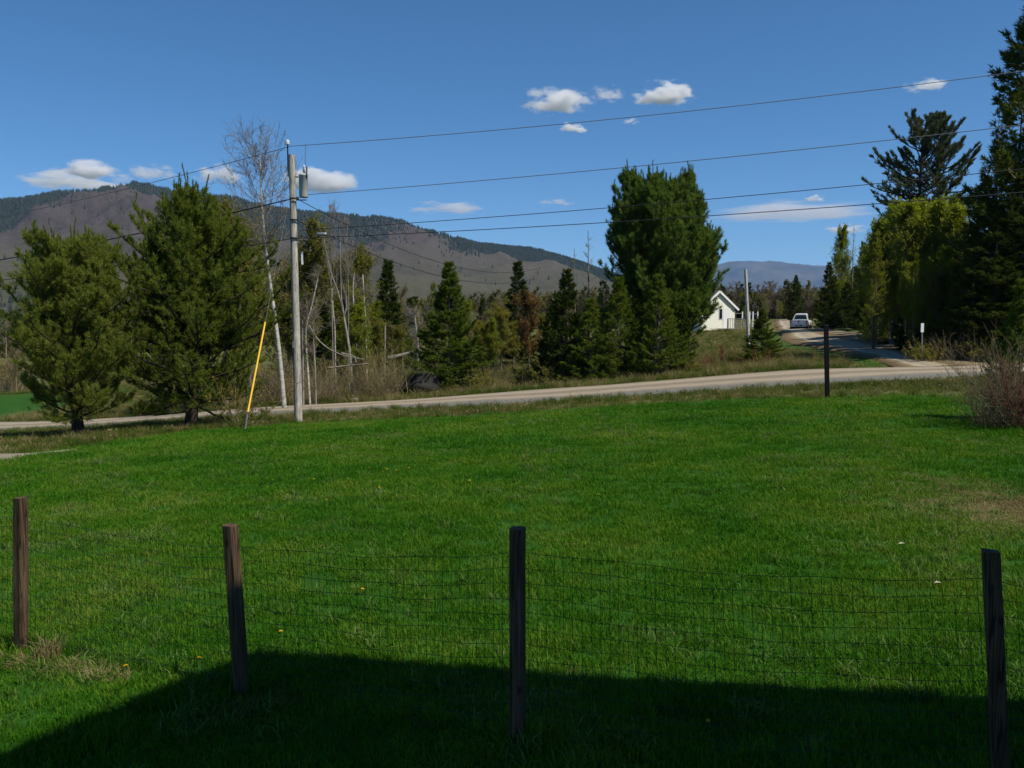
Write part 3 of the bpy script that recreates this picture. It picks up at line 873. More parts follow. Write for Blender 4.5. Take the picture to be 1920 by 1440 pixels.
def broadleaf(seed, H, R, fork=.35, n1=16, n2=7, n3=5, leaf=.045, per=3, up=.35, trunk=.018, lean=(0, 0), crown_lo=.3, el=(.5, 1.1), twig_r=.006, jit=.07):
    """birch, poplar, cherry: limbs, branches and twigs with young leaves, or bare"""
    rng = np.random.default_rng(seed)
    wood = MB(); crown = MB()
    tl = trunk_line(rng, H, 10, .012 * H / 5, lean)
    wood.tube(tl, np.maximum(trunk * H * (1 - .92 * np.linspace(0, 1, 10) ** .9), .008), 8)
    t1 = rng.uniform(crown_lo, .98, n1)
    zz = t1 * H
    az = np.arange(n1) * 2.4 + rng.normal(0, .4, n1)
    e = rng.uniform(*el, n1)
    L = R * np.interp(t1, [crown_lo, crown_lo + .2, .75, 1], [.8, 1.15, .9, .35]) * rng.uniform(.7, 1.25, n1)
    st = np.c_[np.interp(zz, tl[:, 2], tl[:, 0]), np.interp(zz, tl[:, 2], tl[:, 1]), zz]
    B1 = grow(rng, st, rotz_dirs(az, e), L, 6, .13, up)
    v, f = tubes(B1, np.maximum(.010 * L, .008)[:, None] * np.linspace(1, .35, 6)[None], 4); wood.add(v, f)
    u = rng.uniform(.2, 1, (n1, n2)); p, tg = along(B1, u)
    d = nrm(tg + rng.normal(0, .55, tg.shape) + np.array([0, 0, .25]))
    L2 = (L[:, None] * rng.uniform(.25, .55, u.shape)).ravel()
    B2 = grow(rng, p.reshape(-1, 3), d.reshape(-1, 3), L2, 4, .15, up * .6)
    v, f = tubes(B2, np.full((len(B2), 4), twig_r) * np.linspace(1, .5, 4), 3); wood.add(v, f)
    if n3:
        u = rng.uniform(.15, 1, (len(B2), n3)); p, tg = along(B2, u)
        d = nrm(tg + rng.normal(0, .6, tg.shape) + np.array([0, 0, .15]))
        L3 = (L2[:, None] * rng.uniform(.3, .6, u.shape)).ravel()
        B3 = grow(rng, p.reshape(-1, 3), d.reshape(-1, 3), L3, 3, .15, .1)
        v, f = tubes(B3, np.full((len(B3), 3), twig_r * .6), 3); wood.add(v, f)
        if per:
            q = rng.uniform(.2, 1, (len(B3), per)); pp, _ = along(B3, q)
            v, f = leafquads(rng, pp.reshape(-1, 3), leaf, 1, jit); crown.add(v, f)
    return wood, crown

def shrub(seed, n, H, R, leaf=0, per=0, el=(.7, 1.45), r=.008, sub=5, gn=.1):
    rng = np.random.default_rng(seed)
    wood = MB(); crown = MB()
    az = rng.uniform(0, 2 * PI, n); e = rng.uniform(*el, n)
    st = np.c_[rng.normal(0, R * .22, (n, 2)), np.full(n, -.03)]
    L = H * rng.uniform(.45, 1.1, n)
    B = grow(rng, st, rotz_dirs(az, e), L, 6, gn, .12)
    v, f = tubes(B, r * rng.uniform(.6, 1.3, (n, 1)) * np.linspace(1, .35, 6)[None], 4); wood.add(v, f)
    u = rng.uniform(.3, 1, (n, sub)); p, tg = along(B, u)
    d = nrm(tg + rng.normal(0, .45, tg.shape))
    L2 = (L[:, None] * rng.uniform(.12, .35, u.shape)).ravel()
    B2 = grow(rng, p.reshape(-1, 3), d.reshape(-1, 3), L2, 4, .12, .1)
    v, f = tubes(B2, np.full((len(B2), 4), r * .45) * np.linspace(1, .5, 4), 3); wood.add(v, f)
    if per:
        q = rng.uniform(.2, 1, (len(B2), per)); pp, _ = along(B2, q)
        v, f = leafquads(rng, pp.reshape(-1, 3), leaf, 1, .03); crown.add(v, f)
    return wood, crown

class Kind:
    """the meshes of one kind of tree, shared by its copies"""
    def __init__(s, name, wc, wood_mat, crown_mat, H, wood_name='trunk', crown_name='crown', cat='tree'):
        w, c = wc
        s.name = name; s.H = H; s.cat = cat
        s.parts = [(wood_name, w.mesh(wood_name, M[wood_mat], True))]
        if c.n: s.parts.append((crown_name, c.mesh(crown_name, M[crown_mat])))
        s.n = sum(len(p[1].polygons) for p in s.parts)
    def put(s, label, P, H=None, rz=0.0, wide=1.0, group=None, name=None, mats=None, sink=.05):
        k = (H or s.H) / s.H
        o = thing(name or s.name, label, s.cat, (P[0], P[1], P[2] - sink), rz, group, (k * wide, k * wide, k))
        for pn, me in s.parts:
            c = link(pn, me, o)
            if mats and pn in mats:
                c.material_slots[0].link = 'OBJECT'; c.material_slots[0].material = M[mats[pn]]
        return o

def Htop(px_base, Y, py_top):
    b = base(px_base, Y)
    return b, at(px_base, py_top, Y)[2] - b[2]

# ---- the two big pines by the left end of the road
b, H = Htop(148, 27.0, 452)
k = Kind('white_pine', bushy_pine(21, [(0, 0, .75, H, [(0, .9), (.18, 1.55), (.38, 2.0), (.6, 1.6), (.82, 1.05), (1, .35)], -.05, .75), (.55, .2, 2.6, H * .97, [(0, .4), (.5, .9), (.8, .75), (1, .25)], .1, .9), (-.75, .1, 2.4, H * .93, [(0, .4), (.5, 1.0), (.8, .7), (1, .25)], .1, .9)], .17), 'pine_bark', 'pine', H)
k.put('smaller of the two bushy white pines left of the lawn, with bare trunk', b, H, group='pines at the left edge of the lawn')
b, H = Htop(357, 29.3, 350)
k = Kind('white_pine', bushy_pine(34, [(0, 0, .8, H, [(0, 1.2), (.10, 1.8), (.3, 2.75), (.5, 2.35), (.66, 1.75), (.8, 1.0), (.9, .6), (1, .2)], -.08, .6), (1.15, .3, 2.6, H * .74, [(0, .3), (.5, 1.1), (.8, .7), (1, .2)], .1, .9), (-1.1, .2, 2.4, H * .76, [(0, .3), (.5, 1.1), (.8, .6), (1, .2)], .1, .9), (.45, -.1, 4.5, H * .93, [(0, .3), (.6, .7), (.85, .35), (1, .15)], .2, .9)], .19, dens=.95), 'pine_bark', 'pine', H)
k.put('tallest bushy white pine left of the utility pole, with a pointed top before the mountain', b, H, group='pines at the left edge of the lawn')
# yellow-leaved shrub that grows out of the skirt of the tall pine
b = base(455, 28.0)
Kind('leafy_shrub', shrub(4, 22, 2.3, .7, .035, 7, (.6, 1.3), .009), 'brown_twig', 'yellow_leaf', 2.3, 'stems', 'foliage', 'shrub').put('shrub with yellow young leaves beside the tall pine and the yellow guy guard', b, 2.3)

# ---- the many-topped pine in the middle with the young conifers at its foot
b = base(1238, 43.0)
def hh(py): return at(1238, py, 43.0)[2] - b[2]
prof = [(0, .5), (.3, 1.2), (.55, 1.6), (.75, 1.2), (.9, .65), (1, .22)]
wide = [(0, .9), (.2, 1.9), (.5, 2.4), (.72, 1.6), (.9, .7), (1, .22)]
stems = [(-.1, 0, 1.2, hh(345), wide, .0, .8), (-1.6, .2, 3.6, hh(326), prof, .1, .9), (1.25, .1, 3.6, hh(330), prof, .1, .9), (-.75, -.7, 4.2, hh(338), prof, .1, .9),
         (2.3, .2, 3.4, hh(440), prof, .1, .9), (-2.35, -.1, 4.2, hh(395), [(0, .3), (.5, .7), (.8, .7), (1, .2)], .1, .9), (.5, .8, 4, hh(350), prof, .1, .9), (1.9, -.4, 2.2, hh(545), prof, .1, .8)]
k = Kind('white_pine', bushy_pine(55, stems, .24, needle=.17, dens=.85), 'pine_bark', 'pine_mid', hh(338))
k.put('large many-topped white pine beyond the road, left of the white cottage', b, hh(338))

spr_a = Kind('spruce_tree', conifer(61, 6.2, 1.8, .2, .22, 10, .02, .7, nw=.034, fan=7, twd=10), 'grey_bark', 'spruce', 6.2)
spr_b = Kind('spruce_tree', conifer(62, 6.2, 1.3, .35, .22, 9, -.05, .7, nw=.034, fan=7, twd=10), 'grey_bark', 'spruce', 6.2)
spr_c = Kind('spruce_tree', conifer(63, 5.0, 1.7, .2, .22, 9, .05, .7, twd=9, fan=6, nw=.03), 'grey_bark', 'spruce_light', 5.0)
spr_d = Kind('spruce_tree', conifer(64, 13.0, 2.9, .8, .36, 7, -.22, .45, droop=.2, lift=.45, nl=.2, nw=.042, twd=8, sparse=.95, shape=.8, spread=.5), 'grey_bark', 'spruce', 13.0)
spr_e = Kind('spruce_tree', conifer(65, 11.0, 2.0, .8, .45, 6, -.25, .4, droop=.2, lift=.5, nl=.2, nw=.032, twd=4.5, sparse=.7, shape=.7, dead=.25, spread=.5), 'grey_bark', 'spruce', 11.0)
lar_a = Kind('larch_tree', conifer(66, 7.0, 1.5, .6, .3, 8, .05, .8, droop=.05, lift=.3, fan=5, nl=.07, nw=.026, twd=9, sparse=.9, spread=.9), 'grey_bark', 'larch', 7.0)
lar_b = Kind('larch_tree', conifer(67, 7.0, 1.0, 1.0, .4, 5, .05, .9, droop=.05, lift=.3, fan=2, nl=.05, nw=.016, twd=5, sparse=.6, dead=.3, spread=.9), 'grey_bark', 'larch', 7.0)
pop_a = Kind('spring_tree', broadleaf(71, 9.0, 1.9, n1=40, n2=12, n3=8, leaf=.07, per=4, up=.6, trunk=.010, crown_lo=.22, el=(.7, 1.2)), 'grey_bark', 'spring', 9.0)
pop_b = Kind('spring_tree', broadleaf(72, 9.0, 2.1, n1=40, n2=12, n3=8, leaf=.07, per=4, up=.5, trunk=.010, crown_lo=.2, el=(.6, 1.2)), 'grey_bark', 'spring', 9.0)
bare_a = Kind('bare_tree', broadleaf(73, 8.0, 1.9, n1=30, n2=12, n3=9, leaf=.022, per=1, up=.5, trunk=.010, crown_lo=.3, el=(.6, 1.2), twig_r=.008), 'brown_twig', 'olive', 8.0)
bare_b = Kind('bare_tree', broadleaf(74, 8.0, 1.6, n1=18, n2=8, n3=5, leaf=.022, per=0, up=.6, trunk=.009, crown_lo=.35, el=(.7, 1.3), twig_r=.008), 'pale_bark', 'olive', 8.0)
olv_a = Kind('spring_tree', broadleaf(75, 8.0, 1.9, n1=36, n2=12, n3=8, leaf=.066, per=4, up=.5, trunk=.010, crown_lo=.18, el=(.5, 1.2)), 'grey_bark', 'olive', 8.0)
thk_a = Kind('bare_shrub', shrub(81, 46, 2.4, 1.3, .028, 1, (.75, 1.5), .010, 6), 'brown_twig', 'olive', 2.4, 'stems', 'foliage', 'shrub')
thk_b = Kind('bare_shrub', shrub(82, 40, 2.0, 1.2, .03, 3, (.6, 1.5), .010, 6), 'brown_twig', 'spring', 2.0, 'stems', 'foliage', 'shrub')
thk_c = Kind('bare_shrub', shrub(83, 34, 1.8, .9, .026, 0, (.6, 1.5), .009, 6), 'tan_twig', 'olive', 1.8, 'stems', 'foliage', 'shrub')
low_g = Kind('leafy_shrub', shrub(84, 34, 1.3, 1.0, .045, 5, (.4, 1.4), .008, 5), 'brown_twig', 'olive', 1.3, 'stems', 'foliage', 'shrub')

def put(kind, px, Y, py_top, label, wide=1.0, rz=None, **kw):
    b, H = Htop(px, Y, py_top)
    return kind.put(label, b, H, (px * 1.7 + Y) % 6.28 if rz is None else rz, wide, **kw)

put(spr_a, 843, 42.0, 492, 'dark green spruce standing alone behind the boulder, skirt down to the road', 1.15, mats={'crown': 'spruce_light'})
put(spr_b, 727, 66.0, 490, 'dark narrow spruce behind the bare thicket, right of the white trunks', 1.15)
put(spr_b, 972, 60.0, 494, 'dark spire-topped spruce rising behind the rust-brown tree', 1.1)
put(spr_b, 700, 56.0, 600, 'small dark spruce low in the thicket beneath two white stems', 1.6)
put(spr_b, 612, 52.0, 570, 'small dark spruce half hidden by bare stems right of the utility pole', 1.7)
put(spr_b, 905, 95.0, 560, 'small distant spruce left of the rust-brown tree', 1.2)
put(spr_b, 770, 90.0, 560, 'distant dark spruce directly left of the dead white snag', 1.5)
put(spr_a, 1062, 41.5, 505, 'dark spruce at the left end of the clump under the many-topped pine', 1.0)
put(spr_c, 1160, 40.5, 520, 'yellow-green young spruce in front of the many-topped pine, left of its trunk', 1.0)
put(spr_c, 1232, 40.0, 515, 'bright young spruce centred before the many-topped pine', 1.0)
put(spr_a, 1196, 41.5, 560, 'dark low spruce between the two bright young spruces', 1.3)
put(spr_a, 1278, 41.0, 570, 'dark spruce at the right foot of the many-topped pine, next to the bank', 1.0)
put(spr_c, 1108, 40.5, 560, 'low yellowish spruce by the roadside beneath the thin larch', 1.2)
put(spr_a, 1030, 43.0, 585, 'low dark spruce at the far left of the conifer clump, over the brush', 1.2)
put(lar_b, 1102, 46.0, 432, 'thin half-bare larch whose top shows beside the many-topped pine', 1.1)
put(lar_b, 1076, 47.0, 465, 'short thin larch spire left of the taller half-bare larch', 1.0)
put(lar_a, 1128, 43.0, 520, 'pale green larch between the thin larch and the pine', 1.2)
put(lar_a, 815, 50.0, 525, 'yellow-green larch behind the left side of the lone spruce', 1.0)
put(olv_a, 940, 56.0, 585, 'yellowish young tree between the lone spruce and the rust-brown tree', 1.4)
put(olv_a, 905, 52.0, 610, 'low yellowish young tree right of the lone spruce', 1.5)
put(olv_a, 992, 50.0, 560, 'rust-brown tree in front of the spire-topped spruce', 1.1, mats={'crown': 'rust'}, name='rusty_tree')
put(pop_a, 590, 47.0, 432, 'tall olive-green leafing tree right behind the utility pole', .9, mats={'crown': 'olive'})
put(olv_a, 425, 42.0, 412, 'leafing tree with its thin top behind the right side of the tallest left pine', 1.0)
put(olv_a, 470, 43.0, 455, 'leafing tree between the tallest left pine and the leaning birch', .9)
put(bare_a, 300, 44.0, 440, 'bare tree hidden low between the two left pines', 1.0)
put(olv_a, 672, 62.0, 482, 'spring tree with thin pale stem above the bare thicket', .9)
put(olv_a, 640, 60.0, 500, 'spring tree directly behind the forked bare trunk', .9)
put(bare_a, 755, 70.0, 545, 'brownish bare tree right of the dark narrow spruce', 1.0)
put(bare_a, 560, 56.0, 475, 'bare tree behind the foot of the utility pole', 1.0)
put(bare_b, 625, 45.0, 395, 'tall bare tree with wispy top just right of the splice case', .55)
put(bare_b, 655, 47.0, 420, 'bare grey tree right of the wispy-topped bare tree', .6)
MARKS_B = [(1285, 'at the foot of the clump'), (1318, 'under the left corner of the cottage'), (1350, 'below the cottage window'), (1378, 'below the deck posts'), (1405, 'around the white pole'), (1430, 'under the small dark spruce'), (1460, 'beside the driveway mouth'), (1690, 'left of the driveway mouth'), (1712, 'left of the roadside marker'), (1735, 'right behind the roadside marker'), (1765, 'right of the roadside marker'), (1805, 'left behind the twig bush'), (1840, 'behind the twig bush')]
def mark_b(px): return min(MARKS_B, key=lambda m: abs(m[0] - px))[1]
def tall(h, a, b): return 'low' if h < a else ('tall' if h > b else 'middling')
MARKS = [(-60, 'left of the left pines'), (130, 'seen past the trunk of the smaller left pine'), (215, 'in the gap between the two left pines'), (300, 'behind the skirt of the tallest left pine'), (450, 'left of the leaning birch'), (520, 'directly behind the leaning birch'), (570, 'behind the utility pole'), (620, 'under the splice case'), (660, 'behind the forked bare trunk'),
         (715, 'around the dark narrow spruce'), (765, 'over the fallen log'), (810, 'left behind the lone spruce'), (870, 'right behind the lone spruce'), (920, 'between lone spruce and rust-brown tree'), (975, 'around the rust-brown tree'), (1040, 'behind the left end of the conifer clump'), (1340, 'behind the cottage roof'), (1385, 'just right of the cottage'), (1425, 'above the small dark spruce'), (1465, 'just left of the truck'), (1505, 'behind the truck')]
def mark(px): return min(MARKS, key=lambda m: abs(m[0] - px))[1]
rg = np.random.default_rng(91)
kinds = [(bare_a, 'brown bare'), (olv_a, 'olive leafing'), (bare_a, 'brownish twiggy'), (pop_b, 'yellow-green leafing'), (bare_b, 'grey bare')]
for i in range(46):
    px = rg.uniform(-60, 1130); Y = rg.uniform(74, 150)
    if 60 < px < 140 and Y < 80: continue
    kd, lk = kinds[i % 5]
    put(kd, px, Y, rg.uniform(562, 590), lk + ' far-off tree below the mountain, ' + mark(px), rg.uniform(1.0, 1.5), group='far spring woods behind the thicket')
for i in range(46):
    px = rg.uniform(535, 1030); Y = rg.uniform(47, 74)
    kd, lk = [(olv_a, 'olive leafing'), (pop_b, 'yellow-green leafing'), (pop_b, 'bright green leafing'), (olv_a, 'olive-brown leafing'), (bare_a, 'brown bare'), (lar_a, 'pale green larch')][i % 6]
    py = np.interp(px, [535, 600, 700, 780, 900, 1030], [490, 520, 562, 592, 608, 590]) + rg.uniform(0, 45)
    put(kd, px, Y, py, lk + (' tree' if kd is not lar_a else '') + ' in the nearer woods, ' + mark(px), rg.uniform(1.0, 1.4), group='nearer spring woods beyond the road')
for i in range(26):
    px = rg.uniform(1335, 1500); Y = rg.uniform(115, 190)
    kd, lk = kinds[i % 5]
    put(kd, px, Y, rg.uniform(548, 578), lk + ' far-off tree up the driveway, ' + mark(px), rg.uniform(1.0, 1.5), group='far woods behind the cottage')

# ---- trees along the driveway and the dark wood on the right
put(spr_a, 1428, 46.0, 578, 'small dark spruce right of the short white pole', 1.45, mats={'crown': 'spruce_light'})
put(spr_a, 1491, 112.0, 516, 'dark spruce standing behind the white pickup truck', .9)
put(spr_a, 1552, 84.0, 492, 'dark spruce at the edge of the wood just right of the truck', .9)
put(spr_a, 1565, 78.0, 540, 'low dark spruce beside the driveway behind the black post', 1.1)
put(pop_b, 1574, 88.0, 442, 'pale silver-leaved tree at the left tip of the right-hand wood', .75)
put(lar_b, 1596, 84.0, 420, 'thin larch spire right of the pale silver-leaved tree', .8)
put(spr_b, 1613, 92.0, 456, 'tiny dark spruce spire right of the thin larch', .7)
wood_r = [(1640, 62, 452, pop_a), (1652, 56, 425, pop_a), (1672, 54, 408, pop_b), (1695, 50, 392, pop_a), (1722, 52, 400, pop_b), (1745, 49, 392, pop_a), (1770, 50, 396, pop_b), (1795, 48, 400, pop_a), (1620, 72, 478, pop_b), (1660, 66, 455, lar_a), (1712, 47, 470, lar_a), (1760, 46, 480, lar_a)]
lab = ['leftmost yellow-green tree of the tall leafing row beside the driveway', 'second yellow-green tree from the left in the leafing row', 'yellow-green tree whose top is left of the old pines', 'yellow-green tree below the left old pine trunk', 'yellow-green tree just below the paired old pine trunks',
       'yellow-green tree under the right old pine', 'yellow-green tree right of the old pine trunks', 'rightmost yellow-green tree, against the dark spruces', 'low yellow-green tree over the far driveway edge', 'larch inside the leafing row near its left end', 'shorter larch in the middle of the leafing row', 'shorter larch at the right end of the leafing row']
for (px, Y, py, kd), l in zip(wood_r, lab): put(kd, px, Y, py, l, 1.0, group='yellow-green trees along the driveway')
for i, (px, Y, py) in enumerate([(1632, 70, 470), (1665, 60, 430), (1685, 56, 425), (1708, 55, 415), (1735, 54, 410), (1758, 53, 405), (1782, 52, 410), (1650, 60, 500), (1680, 52, 490), (1702, 48, 500), (1730, 46, 505), (1755, 45, 510), (1780, 45, 500), (1640, 64, 520), (1620, 76, 520)]):
    put((pop_a, pop_b, olv_a)[i % 3], px, Y, py, ('yellow-green tree filling the leafing row ' if i < 7 else 'shorter yellow-green tree low in the leafing row ') + ['at its left tip', 'left of the old pines', 'below the old pines', 'right of the old pines'][int(np.clip((px - 1625) / 40, 0, 3))], 1.05, group='yellow-green trees along the driveway')
undr = [(1640, 66, 560), (1672, 58, 545), (1700, 52, 560), (1735, 47, 555), (1768, 45, 560), (1800, 43, 540), (1690, 47, 610), (1655, 52, 605), (1745, 43.5, 600)]
for i, (px, Y, py) in enumerate(undr): put((spr_a, spr_b)[i % 2], px, Y, py, '%s dark spruce under the yellow-green row, %s' % (('broad', 'narrow')[i % 2], 'at its left end' if px < 1650 else 'left of the marker' if px < 1712 else 'above the marker' if px < 1740 else 'right of the marker'), 1.4, group='shaded young spruces under the leafing row')
b = base(1722, 70.0); Ho = at(1722, 236, 70.0)[2] - b[2]
k = Kind('old_white_pine', plume_pine(101, Ho, Ho - 7.6, 5.0), 'pine_bark', 'pine_far', Ho)
k.put('left one of the two tall old white pines above the wood, long limbs reaching left', b, Ho, 1.0)
b = base(1752, 71.0); Ho = at(1752, 236, 71.0)[2] - b[2]
k = Kind('old_white_pine', plume_pine(102, Ho, Ho - 7.6, 4.4), 'pine_bark', 'pine_far', Ho)
k.put('right one of the two tall old white pines above the wood', b, Ho, 2.0)
put(spr_d, 1930, 41.0, -110, 'tallest dark spruce, cut by the right edge of the picture', 1.0, rz=.6)
put(spr_e, 1856, 43.5, 188, 'thin half-dead spruce left of the tallest spruce', 1.0, rz=2.0)
put(spr_d, 1838, 42.0, 330, 'dark dense spruce below the half-dead spruce', 1.0, rz=1.2)
put(spr_d, 1880, 40.5, 300, 'dark spruce between the half-dead spruce and the right edge', 1.1, rz=3.0)
put(spr_d, 1812, 44.0, 420, 'dark spruce where the leafing row meets the spruces', 1.3, rz=4.0)
put(spr_d, 1800, 40.2, 520, 'low dark spruce behind the thin white marker', 1.6, rz=5.0)
put(spr_d, 1850, 39.6, 540, 'low dark spruce behind the bare twig bush', 1.6, rz=.3)
put(spr_d, 1893, 44.0, 150, 'dense dark spruce filling the gap beside the tallest spruce', 1.2, rz=2.2)
put(spr_d, 1862, 40.0, 400, 'broad dark spruce low behind the twig bush', 1.9, rz=4.4)
put(spr_d, 1910, 40.0, 330, 'dark spruce under the tallest one at the right edge', 1.6, rz=5.5)
put(spr_d, 1822, 40.2, 470, 'dark spruce right of the roadside marker', 1.7, rz=.9)
put(spr_c, 1908, 18.2, 522, 'bright green young spruce behind the bare bush at the right edge', .75)
for i, (x, y, H, w) in enumerate([(26.5, 42, 12, 1.0), (32, 42, 13, 1.1), (24, 40.5, 11, 1.0), (29.5, 40.5, 12, 1.0), (37, 48, 13, 1.1), (27, 24, 9, 1.0), (34, 26, 11, 1.0), (38, 38, 14, 1.1), (40, 57, 14, 1.1)]):  # out-of-view spruces, added to throw shade on the right-hand wood
    spr_d.put('unseen dark spruce added past the right edge to shade the wood', (x, y, gz(x, y)), H, i * 1.3, w, group='spruces past the right edge')
for i, (px, Y, py) in enumerate([(1600, 96, 500), (1625, 84, 510), (1590, 120, 520), (1650, 100, 470), (1700, 82, 440), (1560, 130, 525)]):
    put((spr_a, pop_b)[i % 2], px, Y, py, ('dark spruce', 'yellow-green tree')[i % 2] + ' deep in the right-hand wood, ' + ['behind the dark post', 'behind the low driveway tree', 'farthest up the driveway', 'near its left end', 'behind the old pines', 'closest to the truck'][i], 1.3, group='trees deep in the right-hand wood')

rg = np.random.default_rng(44)
for i in range(26):
    s_ = rg.uniform(.16, .74); q = resample(drive_r, 60)[int(s_ * 59)]
    x, y = q[0] + rg.uniform(1.6, 4.4), q[1] + rg.uniform(-1, 2.0)
    px = 960 + F * x / y
    (spr_a, spr_b, spr_a)[i % 3].put('%s dark spruce along the shaded driveway edge, %s' % (('broad', 'narrow', 'low broad')[i % 3], 'behind the black post' if px < 1590 else 'left of the leafing row' if px < 1640 else 'under the leafing row' if px < 1710 else 'near the roadside marker'), (x, y, gz(x, y)), rg.uniform(2.6, 4.6), rg.uniform(0, 6), rg.uniform(1.1, 1.5), 'shaded spruces along the driveway')
for i in range(14):
    px = rg.uniform(1635, 1800); Y = rg.uniform(46, 62); py = 405 + rg.uniform(0, 95)
    put((pop_a, pop_b, lar_a)[i % 3], px, Y, py, ('slender yellow-green tree', 'feathery yellow-green tree', 'feathery larch')[i % 3] + ' filling the leafing row, ' + ('left of the old pines' if px < 1690 else 'below the left old pine' if px < 1735 else 'below the right old pine' if px < 1770 else 'against the dark spruces'), .85, group='yellow-green trees along the driveway')

# ---- birches and bare stems right of the pole
def leaning(name, label, pts, Y, r0, r1, mat, twig_mat=None, twigs=0, tH=2.6, seed=1, spread=.6, wood='trunk', group=None):
    """a trunk through given photo points at distance Y (its own depth, round), with a fine twig crown"""
    rng = np.random.default_rng(seed)
    P = np.array([at(a, c, Y + (i * .12)) for i, (a, c) in enumerate(pts)])
    P[0, 2] = gz(P[0, 0], P[0, 1]) - .1
    o = thing(name, label, 'tree', P[0], group=group)
    d = np.r_[0, np.cumsum(np.linalg.norm(np.diff(P, axis=0), axis=1))]
    q = np.linspace(0, d[-1], 16)
    Q = np.c_[np.interp(q, d, P[:, 0]), np.interp(q, d, P[:, 1]), np.interp(q, d, P[:, 2])]
    Q[1:-1] = .25 * Q[:-2] + .5 * Q[1:-1] + .25 * Q[2:]
    Q -= P[0]
    MB().tube(Q, np.linspace(r0, r1, 16), 9).build(wood, M[mat], o, True)
    if twigs:
        c = MB()
        u = rng.uniform(.52, 1, twigs); p, tg = along(Q[None], u[None]); p = p[0]; tg = tg[0]
        az = rng.uniform(0, 2 * PI, twigs); e = rng.uniform(.3, 1.2, twigs)
        L = tH * np.interp(u, [.52, .7, .85, 1], [.35, .75, .8, .45]) * rng.uniform(.6, 1.1, twigs)
        B = grow(rng, p, rotz_dirs(az, e), L, 6, .12, .35)
        v, f = tubes(B, .014 * np.linspace(1, .35, 6)[None] * np.ones((twigs, 1)), 4); c.add(v, f)
        u = rng.uniform(.15, 1, (twigs, 12)); p, tg = along(B, u)
        B2 = grow(rng, p.reshape(-1, 3), nrm(tg + rng.normal(0, spread, tg.shape)).reshape(-1, 3), (L[:, None] * rng.uniform(.2, .5, u.shape)).ravel(), 4, .15, .1)
        v, f = tubes(B2, np.full((len(B2), 4), .006), 3); c.add(v, f)
        u = rng.uniform(.2, 1, (len(B2), 4)); p, tg = along(B2, u)
        B3 = grow(rng, p.reshape(-1, 3), nrm(tg + rng.normal(0, .6, tg.shape)).reshape(-1, 3), rng.uniform(.15, .4, len(B2) * 4), 3, .15, .0)
        v, f = tubes(B3, np.full((len(B3), 3), .004), 3); c.add(v, f)
        c.build('branches', M[twig_mat or mat], o)
    return o
leaning('birch_tree', 'tall white birch leaning left beside the utility pole, bare twig crown against the clouds', [(533, 731), (524, 660), (515, 590), (505, 520), (497, 455), (492, 395), (489, 340), (487, 290)], 37.0, .105, .025, 'birch', 'grey_bark', 46, 2.9, 7)
leaning('bare_tree', 'whitish forked stem nearest right of the utility pole, bent to the right', [(581, 728), (577, 690), (573, 640), (573, 612), (580, 590), (588, 560), (596, 520)], 38.5, .05, .022, 'birch', 'grey_bark', 8, 1.2, 8)
leaning('bare_tree', 'thin straight whitish stem directly beside the utility pole', [(568, 735), (568, 680), (567, 640), (567, 600)], 37.5, .055, .03, 'pale_bark', 'grey_bark', 5, .8, 9)
leaning('bare_tree', 'thin brown stem in the thicket right of the forked whitish stem', [(592, 735), (591, 690), (588, 640), (587, 600)], 38.5, .045, .02, 'pale_bark', 'grey_bark', 5, .9, 10)
o = leaning('forked_tree', 'grey bare trunk that forks high over the fallen branches', [(660, 700), (657, 670), (653, 640), (648, 612), (645, 594)], 43.0, .075, .055, 'pale_bark')
for pts, sd in (([(645, 594), (640, 570), (634, 548), (620, 510), (611, 470), (606, 440)], 12), ([(645, 594), (650, 575), (649, 560), (648, 545)], 13), ([(645, 594), (640, 560), (639, 520), (638, 470), (637, 430)], 14)):
    P = np.array([at(a, c, 43.5) for a, c in pts]) - np.array(o.location)
    MB().tube(P, np.linspace(.05, .015, len(P)), 7).build('limb', M['pale_bark'], o, True)
leaning('bare_tree', 'slightly leaning white stem left of the pair over the small dark spruce', [(670, 640), (668, 612), (664, 580), (661, 545), (664, 512)], 50.0, .06, .03, 'birch', 'grey_bark', 5, 1.0, 15)
leaning('bare_tree', 'white upright stem over the small dark spruce in the thicket', [(687, 640), (686, 600), (683, 570), (682, 545), (680, 515)], 50.0, .055, .03, 'birch', 'grey_bark', 5, 1.0, 16)
leaning('bare_tree', 'pale stem between the forked whitish stem and the forked bare trunk', [(628, 650), (628, 612), (624, 580), (623, 540)], 50.0, .05, .03, 'birch', 'grey_bark', 5, 1.0, 17)
leaning('bare_tree', 'short grey stem in the shade below the dark narrow spruce', [(720, 655), (722, 630), (722, 605)], 55.0, .06, .05, 'pale_bark', None, 0, 1, 18)
leaning('dead_snag', 'dead pale snag with broken twigs beside the lone spruce', [(783, 690), (783, 640), (780, 615), (777, 590)], 47.0, .09, .05, 'pale_bark', 'pale_bark', 12, .9, 19)
def lying(name, label, pts, r0, r1, mat, cat='branch'):
    P = np.array([at(*p) for p in pts]); q = np.linspace(0, len(P) - 1, 14)
    Q = np.c_[[np.interp(q, np.arange(len(P)), P[:, i]) for i in range(3)]].T
    Q[1:-1] = .25 * Q[:-2] + .5 * Q[1:-1] + .25 * Q[2:]
    o = MB().tube(Q, np.linspace(r0, r1, 14), 7).build(name, M[mat], None, True)
    return tag(o, label, cat)
lying('fallen_branch', 'long bare branch hanging in a curve down to the right in the thicket', [(579, 610, 41), (595, 637, 41), (618, 656, 41), (645, 667, 41.2), (682, 674, 41.4)], .04, .022, 'pale_bark')
lying('fallen_branch', 'dark fallen branch lying level under the curved bare branch', [(615, 690, 40.6), (650, 686, 40.8), (690, 682, 41)], .05, .03, 'grey_bark')
